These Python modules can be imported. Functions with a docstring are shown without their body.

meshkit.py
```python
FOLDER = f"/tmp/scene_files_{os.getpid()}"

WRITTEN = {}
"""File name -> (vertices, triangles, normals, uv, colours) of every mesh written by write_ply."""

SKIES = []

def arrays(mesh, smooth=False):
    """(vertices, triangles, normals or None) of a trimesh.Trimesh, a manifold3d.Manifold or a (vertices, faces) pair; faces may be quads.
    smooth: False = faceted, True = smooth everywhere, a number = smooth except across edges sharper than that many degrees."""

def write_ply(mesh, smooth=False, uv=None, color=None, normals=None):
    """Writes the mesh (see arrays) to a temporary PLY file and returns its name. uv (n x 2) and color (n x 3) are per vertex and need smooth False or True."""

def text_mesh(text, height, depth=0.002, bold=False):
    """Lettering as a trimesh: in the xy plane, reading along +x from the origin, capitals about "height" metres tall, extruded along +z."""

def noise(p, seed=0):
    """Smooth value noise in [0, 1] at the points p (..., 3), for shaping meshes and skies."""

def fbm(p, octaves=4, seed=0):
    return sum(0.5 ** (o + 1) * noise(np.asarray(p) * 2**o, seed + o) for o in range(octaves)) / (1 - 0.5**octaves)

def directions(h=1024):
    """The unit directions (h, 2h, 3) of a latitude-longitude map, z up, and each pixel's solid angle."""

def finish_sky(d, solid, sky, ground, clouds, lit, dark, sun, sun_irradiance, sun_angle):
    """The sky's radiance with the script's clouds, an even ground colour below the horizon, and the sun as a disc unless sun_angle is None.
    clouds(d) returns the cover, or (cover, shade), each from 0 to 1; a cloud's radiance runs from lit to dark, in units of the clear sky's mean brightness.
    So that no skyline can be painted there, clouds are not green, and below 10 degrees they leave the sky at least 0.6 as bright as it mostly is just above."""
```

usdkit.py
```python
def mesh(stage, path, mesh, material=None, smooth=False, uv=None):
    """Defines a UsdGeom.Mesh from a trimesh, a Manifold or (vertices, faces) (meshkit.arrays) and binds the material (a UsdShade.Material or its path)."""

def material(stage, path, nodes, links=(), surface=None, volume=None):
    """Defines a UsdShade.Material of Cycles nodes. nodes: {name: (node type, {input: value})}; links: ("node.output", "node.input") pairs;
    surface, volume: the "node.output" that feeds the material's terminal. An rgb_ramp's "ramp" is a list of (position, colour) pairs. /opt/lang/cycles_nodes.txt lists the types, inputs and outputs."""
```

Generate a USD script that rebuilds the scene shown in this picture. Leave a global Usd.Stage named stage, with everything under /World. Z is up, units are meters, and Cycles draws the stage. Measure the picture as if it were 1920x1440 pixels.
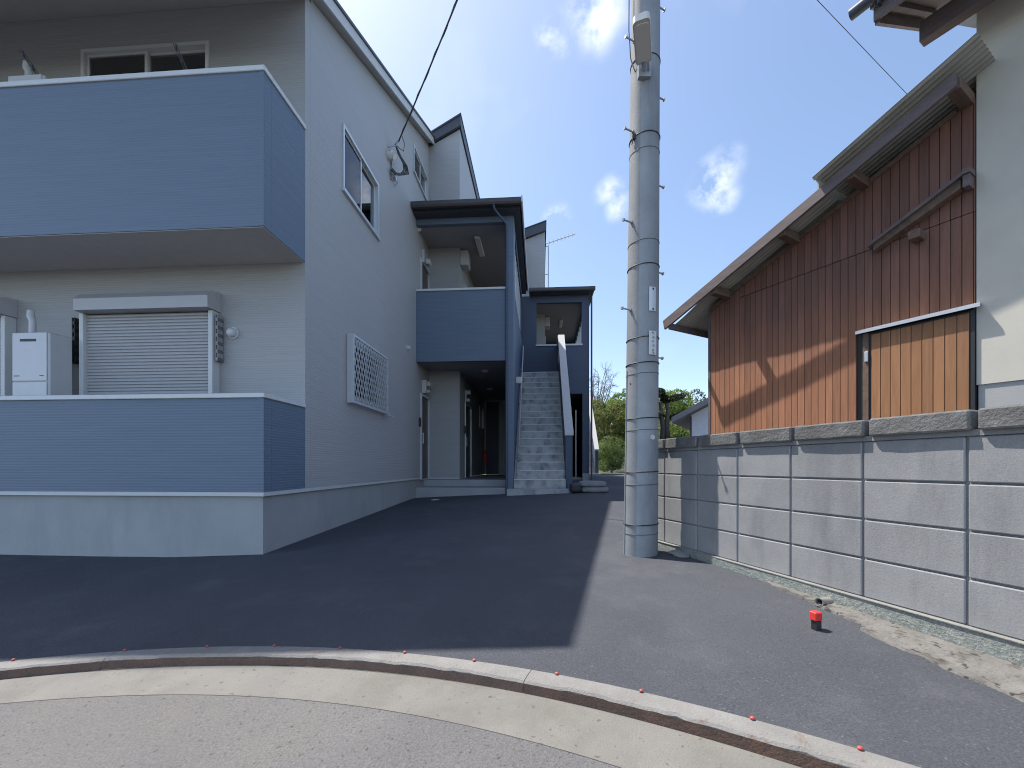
import math, random
import numpy as np
import trimesh
from shapely.geometry import Polygon, box as sbox
from shapely.ops import unary_union
import usdkit, meshkit
from pxr import Usd, UsdGeom, UsdLux, UsdShade, Gf, Sdf

stage = Usd.Stage.CreateInMemory()
UsdGeom.SetStageUpAxis(stage, 'Z')
UsdGeom.SetStageMetersPerUnit(stage, 1.0)
UsdGeom.Xform.Define(stage, '/World')
UsdGeom.Scope.Define(stage, '/World/Looks')
MAT, tri = usdkit.material, trimesh
rng = np.random.default_rng(7)
random.seed(7)

# ------------------------------------------------------------------ camera, sky, sun
CAM_Z = 1.05
cam = UsdGeom.Camera.Define(stage, '/World/camera')
cam.AddTranslateOp().Set(Gf.Vec3d(0, 0, CAM_Z))
cam.AddRotateXOp().Set(90.0)
cam.CreateHorizontalApertureAttr(36.0)
cam.CreateVerticalApertureAttr(27.0)
cam.CreateFocalLengthAttr(36.0 * 780 / 1920)
cam.CreateVerticalApertureOffsetAttr(36.0 * 153 / 1920)
cam.CreateClippingRangeAttr(Gf.Vec2f(0.05, 3000))
cam.CreateExposureAttr(0.95)

SUN_AZ, SUN_EL = math.radians(-57.0), math.radians(62.5)      # azimuth from +Y towards +X
sun_dir = np.array([math.sin(SUN_AZ) * math.cos(SUN_EL), math.cos(SUN_AZ) * math.cos(SUN_EL), math.sin(SUN_EL)])


def direction(x, y, z):
    v = np.array([x, y, z], float)
    return v / np.linalg.norm(v)


clouds = [(0.20, 1.087, 0.095, 1.0), (0.095, 1.03, 0.045, 0.9), (0.487, 0.690, 0.072, 1.2), (0.520, 0.655, 0.05, 1.0),
          (0.124, 0.600, 0.042, 1.0), (0.235, 0.655, 0.045, 0.9), (0.265, 0.615, 0.042, 0.9)]
sky_nodes = {
    'sky': ('sky_texture', {'sky_type': 'single_scattering', 'sun_disc': False, 'sun_elevation': SUN_EL, 'sun_rotation': SUN_AZ, 'altitude': 200.0,
                            'air_density': 1.0, 'aerosol_density': 1.5, 'ozone_density': 1.0}),
    'geo': ('geometry', {}),
    'n1': ('noise_texture', {'scale': 15.0, 'detail': 5.0, 'roughness': 0.62}),
    'n2': ('noise_texture', {'scale': 2.2, 'detail': 4.0, 'roughness': 0.62}),
    'nw': ('noise_texture', {'scale': 5.0, 'detail': 4.0}),
    'warp': ('vector_math', {'math_type': 'multiply_add', 'vector2': (0.09, 0.09, 0.09)}),
    'off': ('vector_math', {'math_type': 'add', 'vector2': (-0.045, -0.045, -0.045)}),
    'thin': ('map_range', {'from_min': 0.60, 'from_max': 0.85, 'to_min': 0.0, 'to_max': 0.25, 'clamp': True}),
    'gain': ('map_range', {'from_min': 0.38, 'from_max': 0.60, 'to_min': 0.0, 'to_max': 1.0, 'clamp': True}),
    'mulc': ('math', {'math_type': 'multiply'}),
    'maxc': ('math', {'math_type': 'maximum'}),
    'mix': ('mix_color', {'b': (5.2, 5.5, 6.1), 'use_clamp': True}),
    'bg': ('background_shader', {'strength': 0.128}),
}
sky_links = [('geo.position', 'n1.vector'), ('geo.position', 'n2.vector'), ('geo.position', 'nw.vector'), ('nw.color', 'warp.vector1'), ('geo.position', 'warp.vector3'),
             ('warp.vector', 'off.vector1'), ('n2.fac', 'thin.value'), ('n1.fac', 'gain.value')]
last = None
for i, (px_, pz_, size, amount) in enumerate(clouds):
    d = direction(px_, 1.0, pz_)
    s = size / math.sqrt(1 + px_ * px_ + pz_ * pz_)
    sky_nodes[f'd{i}'] = ('vector_math', {'math_type': 'distance', 'vector2': tuple(d)})
    sky_nodes[f'm{i}'] = ('map_range', {'range_type': 'smoothstep', 'from_min': 0.0, 'from_max': 1.05 * s, 'to_min': amount, 'to_max': 0.0, 'clamp': True})
    sky_links += [('off.vector', f'd{i}.vector1'), (f'd{i}.value', f'm{i}.value')]
    if last is None:
        last = f'm{i}.result'
    else:
        sky_nodes[f'x{i}'] = ('math', {'math_type': 'maximum'})
        sky_links += [(last, f'x{i}.value1'), (f'm{i}.result', f'x{i}.value2')]
        last = f'x{i}.value'
sky_links += [(last, 'mulc.value1'), ('gain.result', 'mulc.value2'), ('mulc.value', 'maxc.value1'), ('thin.result', 'maxc.value2'),
              ('sky.color', 'mix.a'), ('maxc.value', 'mix.fac'), ('mix.result', 'bg.color')]
sky_mat = MAT(stage, '/World/Looks/sky', sky_nodes, sky_links, surface='bg.background')
dome = UsdLux.DomeLight.Define(stage, '/World/sky')
UsdShade.MaterialBindingAPI.Apply(dome.GetPrim()).Bind(sky_mat)
sun = UsdLux.DistantLight.Define(stage, '/World/sun')
sun.CreateIntensityAttr(1.0)
sun.CreateAngleAttr(0.53)
sun.CreateNormalizeAttr(True)
sun.CreateColorAttr(Gf.Vec3f(1.0, 0.955, 0.88))
sun.AddTransformOp().Set(Gf.Matrix4d().SetRotate(Gf.Rotation(Gf.Vec3d(0, 0, 1), Gf.Vec3d(*sun_dir))))

# ------------------------------------------------------------------ helpers
used = {}


def numbered(path):
    n = used.get(path, -1) + 1
    used[path] = n
    return path if n == 0 else f'{path}_{n:03d}'


def tag(prim, label=None, cat=None, group=None, kind=None):
    for k, v in (('label', label), ('category', cat), ('group', group), ('kind', kind)):
        if v:
            prim.SetCustomDataByKey(k, v)
    return prim


def thing(name, label, cat, loc=(0, 0, 0), rz=0.0, group=None, kind=None):
    x = UsdGeom.Xform.Define(stage, numbered('/World/' + name))
    x.AddTranslateOp().Set(Gf.Vec3d(*map(float, loc)))
    x.AddRotateZOp().Set(float(rz))
    tag(x.GetPrim(), label, cat, group, kind)
    return str(x.GetPath())


def join(*ms):
    ms = [m for g in ms for m in (g if isinstance(g, (list, tuple)) else [g])]
    return tri.util.concatenate([tri.Trimesh(m.vertices, m.faces, process=False) for m in ms])


def part(parent, name, mesh, mat, label=None, smooth=False, kind=None):
    if isinstance(mesh, (list, tuple)):
        mesh = join(*mesh)
    p = numbered(f'{parent}/{name}')
    usdkit.mesh(stage, p, mesh, mat, smooth=smooth)
    pr = stage.GetPrimAtPath(p)
    tag(pr, label, None, None, kind)
    return p


def top(name, mesh, mat, label=None, cat=None, group=None, kind=None, smooth=False):
    if isinstance(mesh, (list, tuple)):
        mesh = join(*mesh)
    p = numbered('/World/' + name)
    usdkit.mesh(stage, p, mesh, mat, smooth=smooth)
    tag(stage.GetPrimAtPath(p), label, cat, group, kind)
    return p


def bx(x0, x1, y0, y1, z0, z1, c=0.0):
    lo, hi = np.array([min(x0, x1), min(y0, y1), min(z0, z1)]), np.array([max(x0, x1), max(y0, y1), max(z0, z1)])
    if c <= 0:
        m = tri.creation.box(hi - lo)
        m.apply_translation((lo + hi) / 2)
        return m
    c = min(c, 0.45 * (hi - lo).min())
    pts = []
    for sx in (0, 1):
        for sy in (0, 1):
            for sz in (0, 1):
                p = np.where([sx, sy, sz], hi, lo)
                d = np.where([sx, sy, sz], -c, c)
                for k in range(3):
                    q = p + d
                    q[k] = p[k]
                    pts.append(q)
    return tri.convex.convex_hull(np.array(pts))


def frame_from(d):
    d = np.asarray(d, float) / np.linalg.norm(d)
    a = np.cross(d, [0, 0, 1.0] if abs(d[2]) < 0.9 else [1.0, 0, 0])
    a /= np.linalg.norm(a)
    return a, np.cross(d, a), d


def tube(pts, r, n=8, caps=True):
    p = np.asarray(pts, float)
    r = np.broadcast_to(np.asarray(r, float), (len(p),))
    t = np.gradient(p, axis=0)
    t /= np.linalg.norm(t, axis=1, keepdims=True) + 1e-12
    a, b, _ = frame_from(t[0])
    ang = np.arange(n) * 2 * np.pi / n
    vs = []
    for i in range(len(p)):
        a = a - t[i] * (a @ t[i])
        a /= np.linalg.norm(a)
        b = np.cross(t[i], a)
        vs.append(p[i] + r[i] * (np.cos(ang)[:, None] * a + np.sin(ang)[:, None] * b))
    v = np.vstack(vs)
    f = []
    for i in range(len(p) - 1):
        for j in range(n):
            k = (j + 1) % n
            f += [[i * n + j, i * n + k, (i + 1) * n + k], [i * n + j, (i + 1) * n + k, (i + 1) * n + j]]
    if caps:
        v = np.vstack([v, p[0], p[-1]])
        m, e = len(p) * n, (len(p) - 1) * n
        for j in range(n):
            k = (j + 1) % n
            f += [[m, k, j], [m + 1, e + j, e + k]]
    return tri.Trimesh(v, f, process=False)


def cyl(p0, p1, r, n=16, r1=None):
    return tube([p0, p1], [r, r if r1 is None else r1], n)


def ext_x(poly, x0, x1):
    """Polygon given in (y, z), extruded along x."""
    m = tri.creation.extrude_polygon(poly, x1 - x0, engine='earcut')
    v = np.array(m.vertices)
    return tri.Trimesh(np.c_[v[:, 2] + x0, v[:, 0], v[:, 1]], m.faces, process=False)


def ext_y(poly, y0, y1):
    """Polygon given in (x, z), extruded along y."""
    m = tri.creation.extrude_polygon(poly, y1 - y0, engine='earcut')
    v = np.array(m.vertices)
    f = np.array(m.faces)[:, ::-1]
    return tri.Trimesh(np.c_[v[:, 0], v[:, 2] + y0, v[:, 1]], f, process=False)


def rect(u0, u1, v0, v1):
    return sbox(min(u0, u1), min(v0, v1), max(u0, u1), max(v0, v1))


def ring(o, i):
    return o.difference(i)


def quad(a, b, c, d):
    return tri.Trimesh(np.array([a, b, c, d], float), [[0, 1, 2], [0, 2, 3]], process=False)


# ------------------------------------------------------------------ materials
L = '/World/Looks/'


def surf(name, c1, c2=None, scale=3.0, rough=0.75, bump=0.0, bscale=80.0, stretch=(1, 1, 1), metallic=0.0, speck=0.0, sscale=200.0, rand=0.0, spec=0.5, detail=6.0, obj=True,
         stain=None, stain_scale=1.2, stain_at=(0.52, 0.72), stain_stretch=(1, 1, 1), bdist=0.01, pits=None):
    """Two-tone noise colour, optional fine speckle, stains, per-object variation and bump."""
    c2 = c2 or tuple(0.8 * x for x in c1)
    nodes = {'co': ('texture_coordinate', {}) if obj else ('geometry', {}), 'mp': ('mapping', {'scale': stretch}),
             'n': ('noise_texture', {'scale': scale, 'detail': detail, 'roughness': 0.6}), 'r': ('rgb_ramp', {'ramp': [(0.28, c2), (0.72, c1)]}),
             'p': ('principled_bsdf', {'roughness': rough, 'metallic': metallic, 'specular_ior_level': spec})}
    src = 'co.object' if obj else 'co.position'
    links = [(src, 'mp.vector'), ('mp.vector', 'n.vector'), ('n.fac', 'r.fac')]
    col = 'r.color'
    if stain:
        nodes['sm'] = ('mapping', {'scale': stain_stretch, 'location': (3.1, 1.7, 0.4)})
        nodes['sn'] = ('noise_texture', {'scale': stain_scale, 'detail': 8.0, 'roughness': 0.65})
        nodes['sr'] = ('map_range', {'from_min': stain_at[0], 'from_max': stain_at[1], 'to_min': 0.0, 'to_max': 1.0, 'clamp': True})
        nodes['sx'] = ('mix_color', {'b': stain})
        links += [(src, 'sm.vector'), ('sm.vector', 'sn.vector'), ('sn.fac', 'sr.value'), ('sr.result', 'sx.fac'), (col, 'sx.a')]
        col = 'sx.result'
    if pits:
        pc, ps, p0, p1 = pits
        nodes['pn'] = ('noise_texture', {'scale': ps, 'detail': 2.0, 'roughness': 0.5})
        nodes['pr'] = ('map_range', {'from_min': p0, 'from_max': p1, 'to_min': 0.0, 'to_max': 1.0, 'clamp': True})
        nodes['px'] = ('mix_color', {'b': pc})
        links += [(src, 'pn.vector'), ('pn.fac', 'pr.value'), ('pr.result', 'px.fac'), (col, 'px.a')]
        col = 'px.result'
    if speck:
        nodes['s'] = ('noise_texture', {'scale': sscale, 'detail': 3.0, 'roughness': 0.7})
        nodes['sc'] = ('map_range', {'from_min': 0.25, 'from_max': 0.75, 'to_min': 1 - speck, 'to_max': 1 + speck, 'clamp': True})
        nodes['cc'] = ('combine_color', {})
        nodes['mu'] = ('mix_color', {'blend_type': 'multiply', 'fac': 1.0, 'use_clamp': False})
        links += [(src, 's.vector'), ('s.fac', 'sc.value'), ('sc.result', 'cc.r'), ('sc.result', 'cc.g'), ('sc.result', 'cc.b'), (col, 'mu.a'), ('cc.color', 'mu.b')]
        col = 'mu.result'
    if rand:
        nodes['oi'] = ('object_info', {})
        nodes['ro'] = ('map_range', {'from_min': 0.0, 'from_max': 1.0, 'to_min': 1 - rand, 'to_max': 1 + rand})
        nodes['hs'] = ('hsv', {'hue': 0.5, 'saturation': 1.0, 'fac': 1.0})
        links += [('oi.random', 'ro.value'), ('ro.result', 'hs.value'), (col, 'hs.color')]
        col = 'hs.color'
    links.append((col, 'p.base_color'))
    if bump:
        nodes['bn'] = ('noise_texture', {'scale': bscale, 'detail': 5.0, 'roughness': 0.65})
        nodes['b'] = ('bump', {'strength': bump, 'distance': bdist})
        links += [('mp.vector', 'bn.vector'), ('bn.fac', 'b.height'), ('b.normal', 'p.normal')]
    return MAT(stage, L + name, nodes, links, surface='p.BSDF')


def siding(name, c1, c2, rough=0.55):
    """Fibre cement siding with fine, slightly wavy horizontal relief."""
    nodes = {'co': ('texture_coordinate', {}), 'm1': ('mapping', {'scale': (1.2, 1.2, 30.0)}), 'n1': ('noise_texture', {'scale': 1.0, 'detail': 4.0, 'roughness': 0.6}),
             'n2': ('noise_texture', {'scale': 0.7, 'detail': 3.0}),
             'wv': ('wave_texture', {'wave_type': 'bands', 'bands_direction': 'z', 'scale': 11.0, 'distortion': 1.4, 'detail': 2.0, 'detail_scale': 1.5}),
             'r': ('rgb_ramp', {'ramp': [(0.3, c2), (0.7, c1)]}), 'add': ('math', {'math_type': 'multiply_add', 'value2': 0.6}),
             'wl': ('map_range', {'from_min': 0.0, 'from_max': 1.0, 'to_min': 0.94, 'to_max': 1.02}), 'cc': ('combine_color', {}),
             'mu': ('mix_color', {'blend_type': 'multiply', 'fac': 1.0, 'use_clamp': False}),
             'b': ('bump', {'strength': 0.35, 'distance': 0.005}), 'p': ('principled_bsdf', {'roughness': rough})}
    links = [('co.object', 'm1.vector'), ('m1.vector', 'n1.vector'), ('co.object', 'n2.vector'), ('co.object', 'wv.vector'), ('n1.fac', 'r.fac'),
             ('wv.fac', 'add.value1'), ('n1.fac', 'add.value3'), ('add.value', 'b.height'), ('b.normal', 'p.normal'),
             ('wv.fac', 'wl.value'), ('wl.result', 'cc.r'), ('wl.result', 'cc.g'), ('wl.result', 'cc.b'), ('r.color', 'mu.a'), ('cc.color', 'mu.b'), ('mu.result', 'p.base_color')]
    return MAT(stage, L + name, nodes, links, surface='p.BSDF')


def plain(name, c, rough=0.5, metallic=0.0, spec=0.5, var=0.06, scale=9.0, bump=0.0, bscale=120.0):
    return surf(name, tuple(x * (1 + var) for x in c), tuple(x * (1 - var) for x in c), scale=scale, rough=rough, metallic=metallic, spec=spec, bump=bump, bscale=bscale)


def glass(name, tint=(0.86, 0.92, 0.92), ior=2.5):
    return MAT(stage, L + name, {'t': ('transparent_bsdf', {'color': tint}), 'g': ('glossy_bsdf', {'roughness': 0.015, 'color': (1, 1, 1)}),
                                 'f': ('fresnel', {'IOR': ior}), 'm': ('mix_closure', {})},
               [('f.fac', 'm.fac'), ('t.BSDF', 'm.closure1'), ('g.BSDF', 'm.closure2')], surface='m.closure')


def leafmat(name, c1, c2, trans=0.5, rough=0.6):
    return MAT(stage, L + name, {'co': ('texture_coordinate', {}), 'n': ('noise_texture', {'scale': 1.6, 'detail': 5.0}), 'g': ('geometry', {}),
                                 'r': ('rgb_ramp', {'ramp': [(0.3, c2), (0.7, c1)]}), 'hs': ('hsv', {'hue': 0.5, 'saturation': 1.0, 'fac': 1.0}),
                                 'mr': ('map_range', {'from_min': 0.0, 'from_max': 1.0, 'to_min': 0.65, 'to_max': 1.4}),
                                 'p': ('principled_bsdf', {'roughness': rough}), 't': ('translucent_bsdf', {}), 'm': ('mix_closure', {'fac': trans})},
               [('co.object', 'n.vector'), ('n.fac', 'r.fac'), ('r.color', 'hs.color'), ('g.random_per_island', 'mr.value'), ('mr.result', 'hs.value'),
                ('hs.color', 'p.base_color'), ('hs.color', 't.color'), ('p.BSDF', 'm.closure1'), ('t.BSDF', 'm.closure2')], surface='m.closure')


m_lot = surf('new_asphalt', (0.071, 0.075, 0.088), (0.052, 0.056, 0.067), scale=1.3, rough=0.86, bump=0.7, bscale=150, speck=0.48, sscale=150, obj=False, detail=6,
             stain=(0.095, 0.098, 0.108), stain_scale=2.1, stain_at=(0.54, 0.80), pits=((0.115, 0.117, 0.125), 85.0, 0.64, 0.76), spec=0.35)
m_road = surf('worn_asphalt', (0.152, 0.147, 0.147), (0.120, 0.117, 0.118), scale=1.6, rough=0.9, bump=0.8, bscale=85, speck=0.36, sscale=150, pits=((0.068, 0.066, 0.064), 58.0, 0.63, 0.76), obj=False, detail=6,
              stain=(0.155, 0.148, 0.137), stain_scale=0.9, stain_at=(0.5, 0.75), spec=0.3)
m_apron = surf('gutter_concrete', (0.195, 0.186, 0.168), (0.155, 0.149, 0.138), scale=3.5, rough=0.9, bump=0.5, bscale=150, speck=0.16, sscale=260, obj=False,
               stain=(0.128, 0.118, 0.102), stain_scale=3.2, stain_at=(0.47, 0.78), pits=((0.10, 0.092, 0.08), 42.0, 0.66, 0.74))
m_kerb = surf('kerb_concrete', (0.235, 0.227, 0.216), (0.180, 0.173, 0.163), scale=9, rough=0.9, bump=0.6, bscale=120, speck=0.18, sscale=260, obj=False,
              stain=(0.16, 0.085, 0.06), stain_scale=16.0, stain_at=(0.60, 0.74))
m_kerbface = surf('kerb_face_dirt', (0.15, 0.085, 0.060), (0.09, 0.062, 0.048), scale=14, rough=0.95, bump=0.8, bscale=90, obj=False, speck=0.3, sscale=150)
m_soil = surf('soil_and_weeds', (0.075, 0.085, 0.040), (0.05, 0.06, 0.03), scale=0.4, rough=0.95, obj=False, bump=0.4, bscale=8)
m_hill = surf('wooded_hill', (0.050, 0.075, 0.040), (0.030, 0.050, 0.032), scale=0.12, rough=0.95, obj=False, bump=1.0, bscale=0.5, bdist=2.0)
m_found = surf('foundation_concrete', (0.310, 0.314, 0.312), (0.265, 0.270, 0.272), scale=1.6, rough=0.85, bump=0.12, bscale=60, speck=0.05, sscale=60,
               stain=(0.230, 0.238, 0.243), stain_scale=2.2, stain_at=(0.5, 0.75), stain_stretch=(1, 1, 0.25))
m_grey = siding('grey_siding', (0.345, 0.340, 0.342), (0.312, 0.308, 0.310))
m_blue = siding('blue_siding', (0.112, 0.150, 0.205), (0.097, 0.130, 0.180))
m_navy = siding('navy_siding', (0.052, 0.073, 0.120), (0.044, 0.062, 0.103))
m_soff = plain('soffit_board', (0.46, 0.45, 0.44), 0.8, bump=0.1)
m_white = plain('white_trim', (0.52, 0.52, 0.52), 0.45, var=0.03)
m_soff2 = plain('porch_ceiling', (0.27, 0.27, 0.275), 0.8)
m_trim = plain('pale_trim', (0.46, 0.46, 0.46), 0.5, var=0.04)
m_sil = plain('silver_aluminium', (0.55, 0.56, 0.57), 0.38, metallic=0.55, var=0.04)
m_shut = plain('shutter_slats', (0.40, 0.395, 0.405), 0.5, var=0.03)
m_dark = plain('dark_metal', (0.045, 0.05, 0.065), 0.5, var=0.12)
m_brown = plain('brown_gutter', (0.050, 0.042, 0.045), 0.45, var=0.1)
m_black = plain('black_plastic', (0.020, 0.020, 0.022), 0.5)
m_cable = plain('cable_sheath', (0.055, 0.06, 0.07), 0.6)
m_door = plain('door_dark_wood', (0.060, 0.040, 0.038), 0.45, var=0.15)
m_corr = surf('corridor_concrete', (0.33, 0.335, 0.34), (0.27, 0.275, 0.285), scale=2.5, rough=0.85, bump=0.15, bscale=70)
m_step = surf('stair_concrete', (0.42, 0.425, 0.42), (0.28, 0.29, 0.295), scale=4.5, rough=0.85, bump=0.2, bscale=70, stain=(0.15, 0.16, 0.165), stain_scale=4.5,
              stain_at=(0.50, 0.68), stain_stretch=(1, 1, 0.7))
m_glass = glass('window_glass')
m_glass2 = glass('screened_glass', (0.45, 0.48, 0.48), 1.5)
m_curt = plain('curtain', (0.33, 0.34, 0.34), 0.9, var=0.1, scale=3)
m_room = plain('room_dark', (0.10, 0.105, 0.11), 0.9)
m_heat = plain('heater_enamel', (0.50, 0.50, 0.51), 0.4, var=0.03)
m_pvc = plain('pale_pvc', (0.27, 0.25, 0.225), 0.5)
m_lampw = plain('lamp_diffuser', (0.62, 0.61, 0.56), 0.5)
m_red = plain('red_plastic', (0.62, 0.035, 0.030), 0.4, var=0.1)
m_redpin = plain('red_pin', (0.42, 0.075, 0.06), 0.45, var=0.15)
m_pole = surf('pole_concrete', (0.270, 0.278, 0.285), (0.190, 0.200, 0.212), scale=3.5, rough=0.75, bump=0.18, bscale=55, speck=0.06, sscale=90,
              stain=(0.125, 0.138, 0.155), stain_scale=2.8, stain_at=(0.48, 0.78), stain_stretch=(1.5, 1.5, 0.3))
m_steel = plain('galvanised_steel', (0.32, 0.33, 0.35), 0.5, metallic=0.6, var=0.15)
m_lampb = plain('lamp_body', (0.55, 0.53, 0.48), 0.5)
m_block = surf('concrete_block', (0.262, 0.264, 0.268), (0.208, 0.211, 0.216), scale=5.0, rough=0.92, bump=0.16, bscale=130, speck=0.15, sscale=150, rand=0.05, obj=False,
               stain=(0.155, 0.160, 0.168), stain_scale=3.6, stain_at=(0.50, 0.80), stain_stretch=(1.6, 1.6, 0.35))
m_mort = surf('mortar', (0.255, 0.255, 0.257), (0.20, 0.20, 0.202), scale=12, rough=0.95, bump=0.5, bscale=140, obj=False)
m_capb = surf('weathered_coping', (0.165, 0.163, 0.160), (0.085, 0.085, 0.084), scale=11, rough=0.95, bump=0.9, bscale=60, speck=0.25, sscale=170, rand=0.10, obj=False,
              stain=(0.26, 0.25, 0.24), stain_scale=9, stain_at=(0.60, 0.78))
m_ftg = surf('pebbled_footing', (0.30, 0.315, 0.295), (0.17, 0.19, 0.18), scale=38, rough=0.95, bump=1.0, bscale=70, speck=0.35, sscale=120, obj=False, detail=4,
             stain=(0.155, 0.185, 0.165), stain_scale=4, stain_at=(0.45, 0.75))
m_ftop = surf('footing_top', (0.26, 0.255, 0.24), (0.19, 0.187, 0.178), scale=14, rough=0.95, bump=0.5, bscale=120, obj=False, speck=0.15, sscale=200)
m_strip = surf('broken_concrete', (0.190, 0.181, 0.168), (0.118, 0.112, 0.104), scale=7, rough=0.95, bump=1.0, bscale=45, speck=0.2, sscale=150, obj=False, detail=9,
               stain=(0.070, 0.060, 0.052), stain_scale=10, stain_at=(0.54, 0.66), pits=((0.045, 0.04, 0.036), 26.0, 0.63, 0.68))
m_stucco = surf('cream_stucco', (0.62, 0.585, 0.50), (0.54, 0.51, 0.445), scale=2, rough=0.9, bump=0.25, bscale=140)
m_fdn2 = surf('house_plinth', (0.42, 0.42, 0.41), (0.36, 0.36, 0.355), scale=2, rough=0.9, bump=0.2, bscale=90)
m_sheet = plain('corrugated_sheet', (0.38, 0.36, 0.315), 0.6, var=0.12, scale=4)
m_barge = surf('barge_timber', (0.17, 0.13, 0.125), (0.10, 0.078, 0.082), scale=3, rough=0.7, bump=0.3, bscale=20, stretch=(4, 1, 6))
m_beam = surf('beam_timber', (0.20, 0.125, 0.088), (0.11, 0.070, 0.052), scale=4, rough=0.75, bump=0.4, bscale=24, stretch=(1, 5, 5))
m_eave = surf('dark_eave_timber', (0.115, 0.085, 0.078), (0.065, 0.048, 0.050), scale=4, rough=0.75, bump=0.4, bscale=24, stretch=(5, 1, 5))
m_tile = plain('roof_tile', (0.20, 0.20, 0.205), 0.6, var=0.12)
m_whitewall = plain('white_render', (0.70, 0.71, 0.74), 0.85)
m_bark = surf('bark', (0.13, 0.11, 0.09), (0.06, 0.05, 0.042), scale=9, rough=0.95, bump=0.8, bscale=30, stretch=(3, 3, 0.7))
m_sack = surf('grey_sack', (0.23, 0.235, 0.245), (0.17, 0.175, 0.185), scale=6, rough=0.9, bump=0.5, bscale=40)
m_leafY = leafmat('leaf_yellow_green', (0.30, 0.33, 0.095), (0.17, 0.21, 0.06))
m_leafG = leafmat('leaf_mid_green', (0.26, 0.34, 0.10), (0.15, 0.22, 0.065))
m_leafB = leafmat('leaf_bright_green', (0.29, 0.40, 0.10), (0.18, 0.27, 0.07))
m_leafD = leafmat('leaf_dark_pine', (0.045, 0.065, 0.030), (0.022, 0.036, 0.018), trans=0.15)
m_leafO = leafmat('leaf_olive', (0.16, 0.175, 0.085), (0.09, 0.105, 0.05))


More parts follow.
